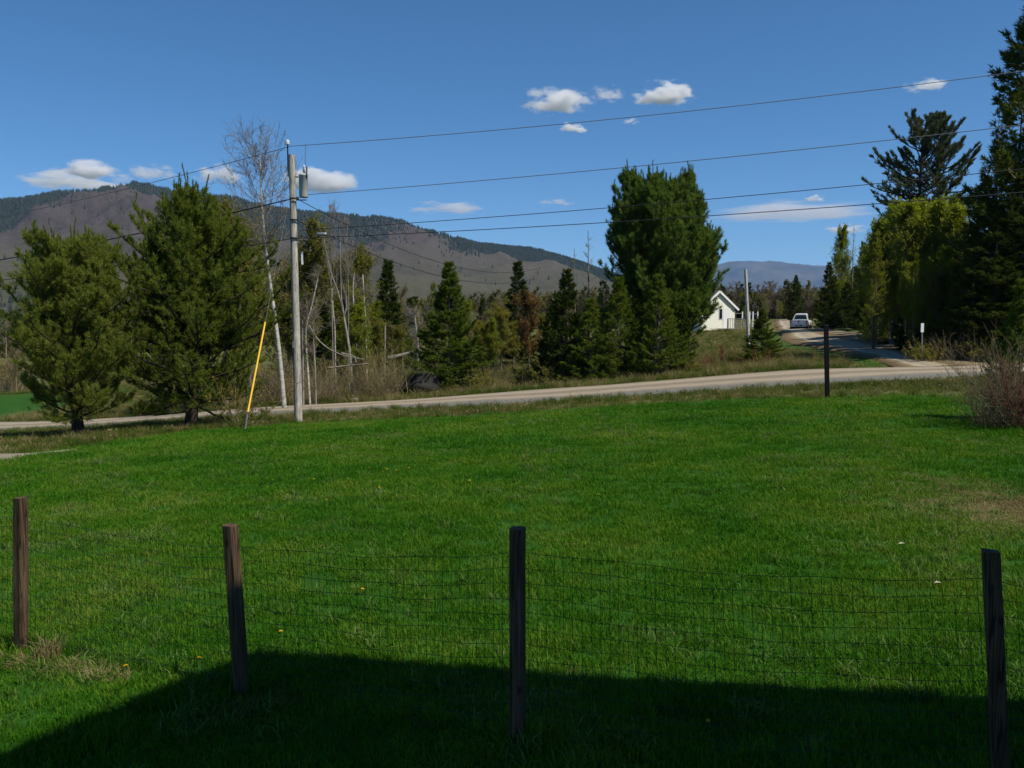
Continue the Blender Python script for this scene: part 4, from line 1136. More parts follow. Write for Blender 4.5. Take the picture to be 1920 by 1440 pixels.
lying('fallen_branch', 'short bare branch crossing the forked trunk above the level one', [(640, 662, 41.5), (665, 668, 41.3), (668, 680, 41.2)], .04, .025, 'pale_bark')
lying('fallen_log', 'grey fallen log propped on a pale upright stump behind the boulder', [(728, 672, 44.0), (752, 667, 44), (776, 660, 44), (790, 656, 44)], .12, .09, 'pale_bark', 'log')
P0 = base(781, 43.8); T0 = at(775, 661, 43.8)
tag(MB().tube([P0 - [0, 0, .1], (P0 + T0) / 2, T0], [.11, .10, .085], 9).build('broken_stump', M['pale_bark'], None, True), 'pale upright stump holding up the fallen log behind the boulder', 'stump')

# ---- brush: the thicket, the far bank, the roadside
rg = np.random.default_rng(17)
for i in range(22):
    px = rg.uniform(500, 770); Y = rg.uniform(39.3, 46); h = rg.uniform(1.3, 2.7)
    kd, lk = [(thk_a, 'brown twiggy'), (thk_a, 'brown thin-stemmed'), (thk_b, 'green-budding'), (thk_c, 'tan bare')][i % 4]
    kd.put('%s %s shrub in the thicket beyond the road, %s' % (tall(h, 1.8, 2.3), lk, mark(px)), base(px, Y), h, rg.uniform(0, 6), rg.uniform(.9, 1.3), 'shrubs of the bare thicket')
for i in range(16):
    px = rg.uniform(870, 1060); Y = rg.uniform(40, 46); h = rg.uniform(.7, 1.5)
    kd, lk = [(low_g, 'olive leafy'), (thk_b, 'green-budding'), (thk_c, 'tan bare'), (low_g, 'leafy green-brown')][i % 4]
    kd.put('%s %s shrub on the far roadside, %s' % (tall(h, 1.0, 1.25), lk, mark(px)), base(px, Y), h, rg.uniform(0, 6), 1.2, 'low shrubs between the conifers')
for i in range(12):
    px = rg.uniform(1280, 1470); Y = rg.uniform(39, 47); h = rg.uniform(.4, .8)
    kd, lk = [(thk_c, 'dry brown'), (low_g, 'olive leafy'), (thk_c, 'reddish')][i % 3]
    kd.put('%s %s shrub on the grassy bank, %s' % (tall(h, .53, .66), lk, mark_b(px)), base(px, Y), h, rg.uniform(0, 6), 1.2, 'dry shrubs on the bank', mats={'stems': ['brown_twig', 'brown_twig', 'red_twig'][i % 3]})
for px, py, Y, l in ((1352, 648, 44, 'reddish bare sapling on the bank below the cottage door'), (1415, 655, 43.5, 'reddish bare sapling right beside the short white pole'), (1440, 655, 42, 'bare sapling on the bank at the right foot of the small dark spruce')):
    put(bare_a, px, Y, py, l, 1.2, mats={'trunk': 'red_twig'})
for i in range(8):
    px = rg.uniform(230, 440); Y = rg.uniform(43, 47)
    [low_g, thk_b][i % 2].put('%s roadside shrub %s' % (('olive', 'green-budding')[i % 2], 'in the gap between the two left pines' if px < 300 else 'behind the trunk of the tallest left pine' if px < 390 else 'between the tallest left pine and the yellow guard'), base(px, Y), rg.uniform(.8, 1.8), rg.uniform(0, 6), 1.2, 'shrubs behind the left pines')
for i in range(7):
    px = rg.uniform(-60, 70); Y = rg.uniform(66, 75)
    [thk_a, bare_a, low_g][i % 3].put('%s brush beyond the green field, %s' % (('brown', 'bare', 'olive')[i % 3], 'at the left edge of the picture' if px < 5 else 'left of the smaller left pine'), base(px, Y), rg.uniform(2, 4.2), rg.uniform(0, 6), 1.3, 'brush beyond the green field')
for i in range(10):
    px = rg.uniform(1690, 1850); Y = rg.uniform(38.6, 40.5)
    h = rg.uniform(.6, 1.4)
    [low_g, thk_c][i % 2].put('%s %s shrub in the shade of the wood, %s' % (tall(h, .85, 1.15), ('leafy', 'bare')[i % 2], mark_b(px)), base(px, Y), h, rg.uniform(0, 6), 1.3, 'shrubs at the foot of the right-hand wood')
# the bare bush at the right edge of the lawn
b = base(1885, 17.3)
o = Kind('twig_bush', shrub(120, 170, 1.75, .85, 0, 0, (.6, 1.5), .0075, 8, .14), 'tan_twig', 'olive', 1.75, 'stems', 'foliage', 'bush').put('bare tan twig bush with dry grass at its foot, right edge of the lawn', b, 1.75)
rg2 = np.random.default_rng(5)
dm = grass_tuft(rg2, 420, .62, .34, .012, .9, M['straw'], 'dry_skirt'); link('dry_skirt', dm, o)
b = base(1925, 16.9)
Kind('twig_bush', shrub(121, 46, 1.5, .6, .02, 0, (.7, 1.5), .008, 6, .1), 'red_twig', 'olive', 1.5, 'stems', 'foliage', 'bush').put('red-twigged bush behind the bare tan bush at the right edge', b, 1.5)
print('tree kinds', sum(len(m.polygons) for m in D.meshes))

# ---- woods on the mountain and in the valley, far too many to count
def spike(rng, col, name):
    m = MB(); m.lathe([(.2, 0), (.24, .12), (.15, .45), (.06, .8), (.0, 1.0)], n=6)
    return m.mesh(name, col)
M['far_hard'] = leaf('far_hardwood', [(.2, (.145, .118, .095)), (.5, (.19, .158, .130)), (.8, (.235, .195, .165))], .5, .012, .9, .05, .1, .7)
M['far_green'] = leaf('far_leafing', [(.2, (.11, .11, .045)), (.5, (.15, .145, .065)), (.8, (.19, .175, .09))], .5, .012, .9, .05, .1, .7)
M['far_conifer'] = leaf('far_conifer', [(.2, (.030, .040, .030)), (.5, (.042, .053, .038)), (.8, (.056, .067, .046))], .0, .012, .9, .05, .1, .7)
rg = np.random.default_rng(77)
n = 300000
na, nr = mx.shape
a = rg.uniform(0, na - 1.001, n); r = (nr - 1.001) * np.sqrt(rg.uniform(.0, .64, n))
ia, ir = a.astype(int), r.astype(int); fa, fr = a - ia, r - ir
def bil(Q): return Q[ia, ir] * (1 - fa) * (1 - fr) + Q[ia + 1, ir] * fa * (1 - fr) + Q[ia, ir + 1] * (1 - fa) * fr + Q[ia + 1, ir + 1] * fa * fr
x, y, z = bil(mx), bil(my), bil(mz)
rel = r / nr * 1.35
clump = np.sin(x / 90. + 1.3 * np.sin(y / 130.)) * np.sin(y / 110. + np.sin(x / 70.))
p_top = belt(x, y, rel) * .95
p_mid = sstep(.55, .95, clump) * .012 * sstep(.2, .5, rel)
p_low = sstep(.2, .9, clump) * .25 * sstep(.30, .08, rel)
keep = rg.uniform(0, 1, n) < np.maximum(np.maximum(p_top, p_mid), np.maximum(p_low, .002))
x, y, z, rel = x[keep], y[keep], z[keep], rel[keep]; n = len(x)
h = rg.uniform(7, 12, n); wd = h * rg.uniform(.55, .85, n)
fp = [spike(rg, M['far_conifer'], 'far_conifer')]
scatter('mountain_forest', np.c_[x, y, z - 1], np.c_[np.zeros((n, 2)), rg.uniform(0, 6.3, n)], np.c_[wd, wd, h], np.zeros(n, int), fp)
def far_tree(seed, wc, mat, name):
    m = MB(); w, c = wc
    for q in (w, c):
        for v, f in zip(q.v, q.f):
            pass
    off = 0
    for q in (w, c):
        if not q.v: continue
        m.v += q.v; m.f += [f + m.n for f in q.f]; m.n += q.n
    return m.mesh(name, M[mat])
vp = [far_tree(1, broadleaf(201, 8, 2.2, n1=14, n2=6, n3=4, leaf=.16, per=2, up=.5, trunk=.012, crown_lo=.2, twig_r=.02), 'olive', 'valley_tree'),
      far_tree(2, broadleaf(202, 8, 2.0, n1=14, n2=6, n3=4, leaf=.10, per=2, up=.5, trunk=.012, crown_lo=.2, twig_r=.025), 'far_hard', 'valley_tree'),
      far_tree(3, broadleaf(203, 8, 2.3, n1=14, n2=6, n3=4, leaf=.17, per=2, up=.5, trunk=.012, crown_lo=.15, twig_r=.02), 'far_green', 'valley_tree'),
      far_tree(4, conifer(204, 9, 1.9, .4, .7, 6, twd=3, nl=.3, nw=.12, fan=4), 'spruce', 'valley_tree')]
n = 15000
az = rg.uniform(math.radians(-44), math.radians(36), n); r = 150 + 800 * rg.uniform(0, 1, n) ** 1.5
x, y = r * np.sin(az), r * np.cos(az)
con = rg.uniform(0, 1, n) < .12
s = rg.uniform(.45, .85, n)
scatter('valley_forest', np.c_[x, y, terrain(x, y) - .4], np.c_[np.zeros((n, 2)), rg.uniform(0, 6.3, n)], np.c_[s * 1.3, s * 1.3, s], np.where(con, 3, rg.integers(0, 3, n)), vp)
# ------------------------------------------------------------------ materials of built things
def wood_mat(name, c1, c2, c3=None):
    t = NT(name)
    g = t.noise(t.pos((14, 14, .9), obj=True), 3.0, 6.0, .65)
    cr = t.ramp(t.noise(t.pos((9, 9, .35), obj=True), 3.2, 3.0, .5), [(.44, 1), (.485, .18), (.53, 1)])
    kn = t.ramp(t.n('TexVoronoi', {'Vector': t.pos((4, 4, 2.2), obj=True), 'Scale': 1.6}).outputs['Distance'], [(.06, .35), (.13, 1)])
    b = t.noise(t.pos(obj=True), 2.2, 4.0)
    r = t.ramp(g, [(.3, c1), (.55, c2), (.75, c3 or c2)])
    c = t.mix(t.ramp(b, [(.35, 0), (.75, .6)]).outputs[0], r.outputs[0], c1)
    c = t.mix(1.0, t.mix(1.0, c.outputs[2], cr.outputs[0], 'MULTIPLY').outputs[2], kn.outputs[0], 'MULTIPLY')
    return t.surf(t.pbr(c.outputs[2], .85, .2, t.bump(t.math('MULTIPLY', g, cr), .8, .008)))
M['post'] = wood_mat('fence_post_wood', (.052, .030, .015), (.125, .082, .048), (.20, .15, .10))
M['pole'] = wood_mat('weathered_pole', (.34, .30, .25), (.56, .51, .44), (.68, .63, .55))
M['white_pole'] = wood_mat('bleached_pole', (.45, .43, .40), (.66, .64, .60), (.74, .72, .68))
M['grey_wood'] = wood_mat('grey_timber', (.13, .12, .11), (.26, .24, .22))
M['galv'] = flat('galvanised_steel', (.26, .265, .265), .4, .5, .6)
M['can'] = flat('grey_painted_steel', (.40, .40, .38), .45, .4, 0, .08)
M['cable'] = flat('black_cable', (.018, .018, .02), .6, .3)
M['alu_wire'] = flat('weathered_wire', (.10, .105, .115), .6, .4)
M['porcelain'] = flat('porcelain', (.62, .60, .57), .2, .6)
M['yellow'] = flat('yellow_plastic', (.80, .47, .03), .5, .4, 0, .1)
M['dark_metal'] = flat('dark_brown_paint', (.006, .0045, .006), .6, .15, 0, .3)
M['green_wire'] = flat('green_coated_wire', (.008, .022, .010), .5, .3)
M['white_paint'] = flat('white_paint', (.80, .80, .74), .6, .3, 0, .04)
M['trim'] = flat('white_trim', (.82, .82, .79), .5, .3, 0, .04)
M['shingle'] = flat('roof_shingle', (.10, .095, .09), .9, .2, 0, .3, 20)
M['pane'] = flat('dark_window', (.012, .014, .016), .08, .6, 0, .05)
M['truck'] = flat('silver_white_paint', (.74, .74, .72), .25, .6, 0, .05)
M['bumper'] = flat('truck_bumper', (.45, .46, .46), .3, .6, .5, .05)
M['tyre'] = flat('tyre_rubber', (.018, .018, .018), .8, .2)
M['tail_lamp'] = flat('tail_lamp', (.28, .015, .012), .2, .6)
M['plate'] = flat('number_plate', (.10, .22, .14), .4, .4)
M['black_trim'] = flat('black_trim', (.02, .02, .022), .5, .4)
M['boulder'] = flat('dark_boulder', (.028, .026, .022), .9, .2, 0, .4, 3, .05)
M['leaf_pale'] = flat('withered_leaf', (.42, .40, .33), .8, .1)
M['dandelion'] = flat('dandelion_yellow', (.62, .40, .02), .7, .2)
M['stem_green'] = flat('stem_green', (.05, .11, .02), .7, .2)
t = NT('clapboard')
sp = t.n('SeparateXYZ', {0: t.n('TexCoord').outputs['Object']})
M['clap'] = t.surf(t.pbr(t.ramp(t.noise(t.pos(obj=True), 3, 4), [(.3, (.83, .81, .66)), (.7, (.88, .86, .72))]).outputs[0], .6, .3))

# ------------------------------------------------------------------ the wire fence
fence = thing('wire_fence', 'green welded wire fence on square wooden posts across the near lawn', 'fence', (0, 4.75, 0))
F0 = np.array([0, 4.75, 0])
posts = []
for (bx, bY, ty, tx) in ((38, 6.2, 933, 38), (456, 5.4, 985, 432), (971, 4.75, 990, 970), (1884, 4.1, 1033, 1857)):
    b = base(bx, bY); tpt = at(tx, ty, bY); posts.append((b, tpt))
b = np.array([-5.35, 7.05, gz(-5.35, 7.05)]); posts.insert(0, (b, b + [0.01, 0, 1.12]))
b = np.array([3.35, 3.72, gz(3.35, 3.72)]); posts.append((b, b + [.02, 0, 1.1]))
plab = {1: 'sunlit weathered post at the left, cracked down its face', 2: 'leaning post with only its top in the sun', 3: 'dark shaded post in the middle', 4: 'dark leaning post at the right'}
for i, (b, tp) in enumerate(posts):
    m = MB(); rz = math.atan2(-.35, .937)
    w = .074
    up = tp - b; k = 6
    cs, sn = math.cos(rz), math.sin(rz)
    rg3 = np.random.default_rng(200 + i)
    vs = []
    ch = .008
    pr = [(-w/2 + ch, -w/2), (w/2 - ch, -w/2), (w/2, -w/2 + ch), (w/2, w/2 - ch), (w/2 - ch, w/2), (-w/2 + ch, w/2), (-w/2, w/2 - ch), (-w/2, -w/2 + ch)]
    for q in range(k + 1):
        f = q / k
        c = b - np.array([0, 0, .15]) * (1 - f) + up * f
        for (x, y) in pr:
            x2, y2 = x + rg3.normal(0, .0012), y + rg3.normal(0, .0012)
            vs.append(c + [x2 * cs - y2 * sn, x2 * sn + y2 * cs, 0 if q < k else rg3.normal(0, .003)])
    fs = [[q * 8 + j, q * 8 + (j + 1) % 8, (q + 1) * 8 + (j + 1) % 8, (q + 1) * 8 + j] for q in range(k) for j in range(8)]
    m.add(np.array(vs) - F0, fs)
    top = np.array(vs[-8:]) - F0
    m.add(np.vstack([top, top.mean(0)[None] + [0, 0, .002]]), [[j, (j + 1) % 8, 8] for j in range(8)])
    o = m.build('post', M['post'], fence)
    if i in plab: o['label'] = plab[i]
    ax = nrm(up); nv_ = np.array([.35, .937, 0])
    for q in (.22, .42, .64, .86):
        c = b + up * q - F0 + nv_ * .040
        MB().tube([c + np.array([-.937, .35, 0]) * -.012, c + nv_ * .008, c + np.array([-.937, .35, 0]) * .012], .002, 4).build('staple', M['galv'], o)
for i in range(5):
    (b0, t0), (b1, t1) = posts[i], posts[i + 1]
    off = np.array([.35, .937, 0]) * .044
    span = np.linalg.norm(b1 - b0); nv = int(span / .0508)
    rg3 = np.random.default_rng(300 + i)
    s = np.linspace(0, 1, nv + 1)
    top = np.array([t0 - [0, 0, .14], t1 - [0, 0, .15]]); bot = np.array([b0 + [0, 0, .02], b1 + [0, 0, .02]])
    rows = 13
    wob = np.cumsum(rg3.normal(0, .0015, (nv + 1, 3)), 0); wob -= np.linspace(0, 1, nv + 1)[:, None] * wob[-1]
    G = np.empty((rows, nv + 1, 3))
    for r in range(rows):
        f = (r / (rows - 1))
        a = top[0] * (1 - f) + bot[0] * f; c = top[1] * (1 - f) + bot[1] * f
        line = a + (c - a) * s[:, None] + off + wob
        line[:, 2] -= .045 * np.sin(PI * s) * (1 - f) + .006 * np.sin(s * 17 + r)
        line[:, :2] += (np.array([.35, .937]) * (.03 * np.sin(PI * s) * math.sin(f * 3 + i))[:, None])
        G[r] = line
    m = MB()
    v, f = tubes(G - F0, np.full((rows, nv + 1), .0017), 3); m.add(v, f)
    v, f = tubes(np.transpose(G, (1, 0, 2))[1:-1] - F0, np.full((nv - 1, rows), .0014), 3); m.add(v, f)
    o = m.build('wire_mesh', M['green_wire'], fence); o['kind'] = 'stuff'

rg3 = np.random.default_rng(77)
px_ = []; 
for b, tp in posts:
    n_ = 9; a_ = rg3.uniform(0, 6.3, n_); r_ = rg3.uniform(.06, .16, n_)
    px_ += [(b[0] + r * math.cos(a), b[1] + r * math.sin(a)) for r, a in zip(r_, a_)]
for i in range(5):
    for s_ in rg3.uniform(0, 1, 16):
        q = posts[i][0] * (1 - s_) + posts[i + 1][0] * s_; px_.append((q[0] + rg3.normal(0, .05), q[1] + rg3.normal(.05, .05)))
px_ = np.array(px_)
scatter('fence_line_grass', np.c_[px_, terrain(px_[:, 0], px_[:, 1])], np.c_[rg3.normal(0, .1, (len(px_), 2)), rg3.uniform(0, 6.3, len(px_))], rg3.uniform(.5, 1.0, len(px_)), rg3.integers(0, 2, len(px_)), [grass_tuft(rg3, 22, .07, h, .007, .9, M['grass'], 'long_tuft') for h in (.15, .2)])
def straw_heap(name, label, spots, mat='straw'):
    """dry grass heaped in a clump: long bent blades"""
    rng = np.random.default_rng(len(spots) + 40)
    m = MB()
    for (px, py, n, rad, h, lean) in spots:
        c = hit(px, py)
        me = grass_tuft(rng, n, rad, h, .006, lean, None, 'tmp')
        co = np.empty(len(me.vertices) * 3, np.float32); me.vertices.foreach_get('co', co); co = co.reshape(-1, 3) + c
        k = np.arange(n) * 5
        off = m.n; m.v.append(co); m.f.append(np.c_[k, k + 1, k + 2, k + 3] + off); m.f.append(np.c_[k + 3, k + 2, k + 4] + off); m.n += len(co)
        D.meshes.remove(me)
    return tag(m.build(name, M[mat]), label, 'dry grass')
straw_heap('dry_grass_clump', 'heap of dry straw-coloured grass at the foot of the sunlit left post', [(15, 1250, 120, .13, .10, 1.3), (50, 1250, 120, .13, .10, 1.4), (92, 1248, 150, .09, .19, .7), (120, 1260, 150, .13, .10, 1.4), (160, 1268, 140, .12, .09, 1.5), (198, 1275, 120, .11, .09, 1.4), (226, 1281, 90, .08, .09, 1.2)])
straw_heap('dry_grass_clump', 'flattened dry grass in the house shade by the leaning second post', [(500, 1330, 110, .16, .07, 1.7), (440, 1345, 80, .12, .07, 1.6), (300, 1300, 70, .1, .06, 1.5)])

# ------------------------------------------------------------------ dandelions in the lawn
def dandelion():
    o = thing('dandelion', 'yellow dandelion flower open in the lawn', 'flower', group='dandelions in the lawn')
    MB().tube([(0, 0, -.01), (.004, 0, .05), (.002, .003, .095)], .0022, 5).build('stem', M['stem_green'], o)
    m = MB(); rng = np.random.default_rng(3)
    for ring, n, e, L in ((0, 16, .25, .024), (1, 14, .6, .021), (2, 9, 1.1, .015)):
        az = np.arange(n) / n * 2 * PI + ring; d = rotz_dirs(az, np.full(n, e))
        s = np.c_[-np.sin(az), np.cos(az), np.zeros(n)] * .0045
        c = np.array([.002, .003, .095])
        v = np.stack([c + 0 * d - s * .5, c + d * L - s, c + d * L + s, c + 0 * d + s * .5], 1).reshape(-1, 3)
        m.add(v, np.arange(n * 4).reshape(-1, 4))
    m.build('flower_head', M['dandelion'], o)
    return o
dproto = dandelion()
rg = np.random.default_rng(31)
spots = [(680, 1112), (526, 1198), (371, 1252), (720, 885), (726, 882), (766, 880), (876, 868), (712, 917), (745, 884), (512, 903), (1330, 1365), (240, 1270), (1000, 850), (650, 905), (690, 880), (1120, 930), (560, 880), (590, 900), (610, 940), (655, 920), (640, 870), (540, 930), (500, 915), (880, 905)]
for i, (px, py) in enumerate(spots):
    P = hit(px, py + 6)
    if i == 0: o = dproto
    else:
        o = dproto.copy(); C.objects.link(o)
        for ch in dproto.children:
            c = ch.copy(); C.objects.link(c); c.parent = o
    o['label'] = 'yellow dandelion in the lawn, ' + ('in the loose cluster on the far left half' if py < 950 and px < 800 else 'far out in the middle of the lawn' if py < 950 else {680: 'behind the wire between the two middle posts', 526: 'just right of the leaning post', 371: 'just left of the leaning post', 1330: 'alone in the house shade', 240: 'at the end of the straw heap'}[px])
    o.location = P; o.rotation_euler = (rg.normal(0, .2), rg.normal(0, .2), rg.uniform(0, 6)); k = rg.uniform(.5, .8); o.scale = (k, k, k)
for px, py, l in ((1690, 1034, 'pale withered leaf lying on the lawn before the dry turf'), (1757, 1110, 'pale curled leaf behind the wire near the right post')):
    P = hit(px, py)
    v = np.array([[-.03, 0, .05], [0, -.018, .06], [.035, 0, .055], [0, .018, .065], [0, 0, .045]])
    tag(MB().add(v + P, [[0, 1, 4], [1, 2, 4], [2, 3, 4], [3, 0, 4]]).build('withered_leaf', M['leaf_pale']), l, 'leaf')

# ------------------------------------------------------------------ utility poles and lines
def pole_shell(o, H, top_r, bot_r, mat, leanx=0.0):
    z = np.linspace(0, 1, 10)
    MB().tube(np.c_[leanx * z, np.zeros(10), -.4 + (H + .4) * z], bot_r + (top_r - bot_r) * z, 14).build('shaft', M[mat], o, True)
PB = base(560, 30.0); PT = at(547, 290, 30.0)
pole = thing('utility_pole', 'tall weathered utility pole with a grey transformer at the near roadside', 'utility pole', PB, group='poles of the overhead line')
H = PT[2] - PB[2]; lx = PT[0] - PB[0]
pole_shell(pole, H, .105, .140, 'pole', lx)
def pp(px, py): return at(px, py, 30.0) - PB
q = pp(546, 288)
pin = MB().tube([q + [-.11, -.02, -.75], q + [-.11, -.02, .30]], .022, 8).build('pin_bracket', M['dark_metal'], pole)
MB().lathe([(.0, 0), (.045, 0), (.075, .05), (.05, .08), (.07, .12), (.04, .17), (0, .18)], q + [-.11, -.02, .27], 12).build('insulator', M['porcelain'], pole, True)
tc = pp(569, 349)
tr = MB().lathe([(0, -.38), (.14, -.38), (.15, -.35), (.15, .33), (.16, .34), (.16, .37), (.10, .41), (0, .42)], tc, 18).build('transformer', M['can'], pole, True)
MB().lathe([(0, .40), (.05, .40), (.035, .46), (.06, .48), (.035, .53), (.055, .55), (.03, .60), (.045, .62), (.02, .70), (0, .70)], tc + [.03, 0, 0], 10).build('bushing', M['porcelain'], tr, True)
MB().tube([tc + [.13, -.10, .25], tc + [.15, -.12, .62]], .022, 7).tube([tc + [.13, -.10, .22], tc + [.06, -.1, .36]], .012, 6).build('lightning_arrester', M['black_trim'], tr)
for dz in (.30, -.38):
    MB().beam(tc + [-.17, 0, dz], tc + [-.34, 0, dz], .06, .05).build('mounting_bracket', M['galv'], tr)
MB().tube([tc + [-.20, -.1, -.47], tc + [.12, -.1, -.47]], .02, 6).build('spool_rack', M['black_trim'], pole)
MB().beam(pp(566, 472), pp(567, 496), .05, .05).build('riser_cover', M['trim'], pole)
MB().beam(pp(552, 640) + [0, -.13, 0], pp(552, 652) + [0, -.14, 0], .07, .02).build('tag_plate', M['galv'], pole)
for py, r in ((373, .145), (413, .135), (447, .135)):
    c = pp(552, py); MB().lathe([(r, -.03), (r + .012, -.03), (r + .012, .03), (r, .03)], c, 14).build('strap_band', M['black_trim'], pole)

endR = np.array([30.0, 20.0, gz(30, 20)]); endL = np.array([-36.0, 44.0, gz(-36, 44)])
for e, l in ((endR, 'next utility pole past the right edge of the lawn'), (endL, 'next utility pole down the road past the left edge')):
    o = thing('utility_pole', l, 'utility pole', e, group='poles of the overhead line')
    pole_shell(o, 9.7, .105, .14, 'pole')
def wire(label, A, B, sag, r, mat, name='overhead_wire', mids=None, n=40):
    A = np.array(A, float); B = np.array(B, float)
    s = np.linspace(0, 1, n)[:, None]
    P = A + (B - A) * s; P[:, 2] -= (4 * sag * s * (1 - s))[:, 0]
    return tag(MB().tube(P, r, 5).build(name, M[mat], None, True), label, 'cable', 'overhead lines on the utility pole')
def pw(px, py): return at(px, py, 29.9)
R = lambda z: np.array([endR[0], endR[1], z]); L_ = lambda z: np.array([endL[0], endL[1], z])
wire('topmost thin wire from the pole top to the upper right', pw(546, 274), R(10.65), .55, .011, 'alu_wire')
wire('topmost thin wire from the pole top down to the left over the mountain', pw(546, 274), L_(5.6), .40, .011, 'alu_wire')
wire('second wire from the foot of the transformer to the right', pw(577, 365), R(9.05), .35, .011, 'alu_wire')
wire('third wire to the right that passes behind the many-topped pine', pw(560, 432), R(7.85), .35, .011, 'cable')
wire('lowest cable to the right, with the splice case hanging on it', pw(560, 447), R(6.95), .35, .012, 'cable')
wire('thick black cable from below the transformer to the left', pw(546, 373), L_(3.9), .40, .022, 'cable')
wire('lower black cable to the left behind the two pines', pw(548, 447), L_(3.5), .35, .016, 'cable')
wire('service cable that drops from the transformer down to the right', pw(563, 376), at(1010, 503, 62), 1.1, .013, 'cable')
wire('lower service cable sloping down to the right before the mountain', pw(556, 413), at(1000, 523, 62), 1.0, .015, 'cable')
wire('thin jumper wire looping from the top wire to the transformer bushing', pw(573, 269), pw(572, 314), 0, .008, 'alu_wire', 'jumper_wire', n=8)
m = MB(); c = pw(603, 437)
m.lathe([(0, -.17), (.05, -.17), (.085, -.13), (.085, .13), (.05, .17), (0, .17)], c + [0, 0, -.02], 12, 'x')
sc_ = thing('splice_case', 'grey splice case hanging on the lowest cable right of the pole', 'splice case', c)
m2 = MB().lathe([(0, -.17), (.05, -.17), (.065, -.13), (.065, .13), (.05, .17), (0, .17)], (0, 0, -.04), 12, 'x'); m2.build('case', M['galv'], sc_, True)
for dx in (-.12, .12): MB().tube([(dx, 0, .03), (dx, 0, .10)], .012, 6).build('hanger', M['black_trim'], sc_)
A = pw(545, 355); B_ = base(458, 26.0)
guy = thing('guy_wire', 'steel guy wire with a yellow plastic guard left of the utility pole', 'guy wire', B_)
MB().tube([A - B_, (0, 0, -.05)], .0065, 6).build('strand', M['alu_wire'], guy)
d = (A - B_)
f0 = .07; f1 = .42
MB().tube([d * f0, d * (f0 + f1) / 2, d * f1], [.029, .029, .027], 9).build('yellow_guard', M['yellow'], guy, True)
MB().tube([d * .0 - [0, 0, .1], d * .06], .022, 7).build('anchor_rod', M['galv'], guy)

# short bleached pole by the cottage, black post, thin white marker
b = base(1405, 50.0); tp = at(1398, 505, 50.0)
o = thing('white_pole', 'short bleached white pole beside the cottage, no wires on it', 'pole', b)
pole_shell(o, tp[2] - b[2], .085, .10, 'white_pole', tp[0] - b[0])
MB().lathe([(.10, -.05), (.112, -.05), (.112, .05), (.10, .05)], (0.1 * (tp[0] - b[0]), 0, 1.05), 14).build('dark_band', M['black_trim'], o)
b = base(1552, 24.0); tp = at(1549, 611, 24.0)
o = thing('dark_post', 'near-black square post standing at the far edge of the lawn before the driveway', 'post', b)
MB().beam((0, 0, -.3), tp - b, .10, .10).build('shaft', M['dark_metal'], o)
MB().box(tp - b + [0, 0, .012], (.115, .115, .024), 0, .85).build('cap', M['dark_metal'], o)
b = base(1729, 39.4); tp = at(1729, 606, 39.4)
o = thing('roadside_marker', 'thin grey roadside post with a small white plate before the dark wood', 'marker', b)
MB().beam((0, 0, -.2), tp - b, .05, .04).build('stake', M['galv'], o)
MB().box(tp - b + [0, -.035, -.2], (.13, .012, .40)).build('plate', M['trim'], o)

# ------------------------------------------------------------------ boulder
rng = np.random.default_rng(9)
import bmesh
bm = bmesh.new(); bmesh.ops.create_icosphere(bm, subdivisions=4, radius=1.0)
co = np.array([v.co[:] for v in bm.verts])
n1 = sum(np.sin(co @ rng.normal(0, f, 3) + rng.uniform(0, 6)) / f for f in (1.5, 2, 3, 4, 6, 8, 11))
co = co * (1 + .16 * n1[:, None]); 
for v, c in zip(bm.verts, co): v.co = (c[0] * .98, c[1] * .75, max(c[2], -.55) * .80)
me = D.meshes.new('boulder'); bm.to_mesh(me); bm.free()
for p_ in me.polygons: p_.use_smooth = True
me.materials.append(M['boulder'])
P = base(787, 41.0)
tag(link('boulder', me, None, (P[0], P[1], P[2] + .30)), 'large dark boulder at the far roadside in front of the lone spruce', 'boulder')
for px, Y, s_, l in ((665, 39.0, .22, 'pale stone at the foot of the bare thicket'), (697, 39.3, .16, 'smaller pale stone beside the road, left of the boulder'), (1003, 39.0, .2, 'pale stone at the roadside under the conifer clump')):
    P = base(px, Y); bm = bmesh.new(); bmesh.ops.create_icosphere(bm, subdivisions=2, radius=s_)
    for v in bm.verts: v.co = v.co * (1 + rng.normal(0, .08)); v.co.z *= .6
    me = D.meshes.new('stone'); bm.to_mesh(me); bm.free(); me.materials.append(M['pale_bark'])
    tag(link('stone', me, None, (P[0], P[1], P[2] + s_ * .3)), l, 'stone')

# ------------------------------------------------------------------ white cottage beyond the road
cb = base(1346, 85.0); cb[2] -= .05
cot = thing('cottage', 'small white gabled cottage half hidden behind the many-topped pine', 'house', cb, math.radians(26))
hw, hl, eh, rh = 1.95, 9.0, 2.28, 3.75
m = MB()
m.prism([(-hw, -.2), (hw, -.2), (hw, eh), (0, rh - .06), (-hw, eh)], 0, hl, 1)
m.build('wall', M['clap'], cot)
for i in range(19):    # lap siding boards on the gable
    z = .12 + i * .18
    half = hw if z < eh else hw * (rh - .08 - z) / (rh - eh)
    if half > .12: MB().box((0, -.012, z), (2 * half, .022, .165), 0, 1.0, [[1, 0, 0], [0, 1, .06], [0, 0, 1]]).build('clapboard', M['clap'], cot)
sl = math.atan2(rh - eh, hw)
for sgn in (-1, 1):
    e = np.array([sgn * (hw + .38), 0, eh - .38 * math.tan(sl)]); r_ = np.array([0, 0, rh])
    n_ = np.array([sgn * math.sin(sl), 0, math.cos(sl)]) * .10
    poly = [(r_[0], r_[2]), (e[0], e[2]), (e[0] + n_[0], e[2] + n_[2]), (r_[0], r_[2] + .13)]
    MB().prism(poly, -.2, hl + .3, 1).build('roof', M['shingle'], cot)
    MB().beam(np.array([e[0], -.22, e[2] + .0]), np.array([r_[0], -.22, r_[2] + .0]), .03, .20).build('rake_board', M['trim'], cot)
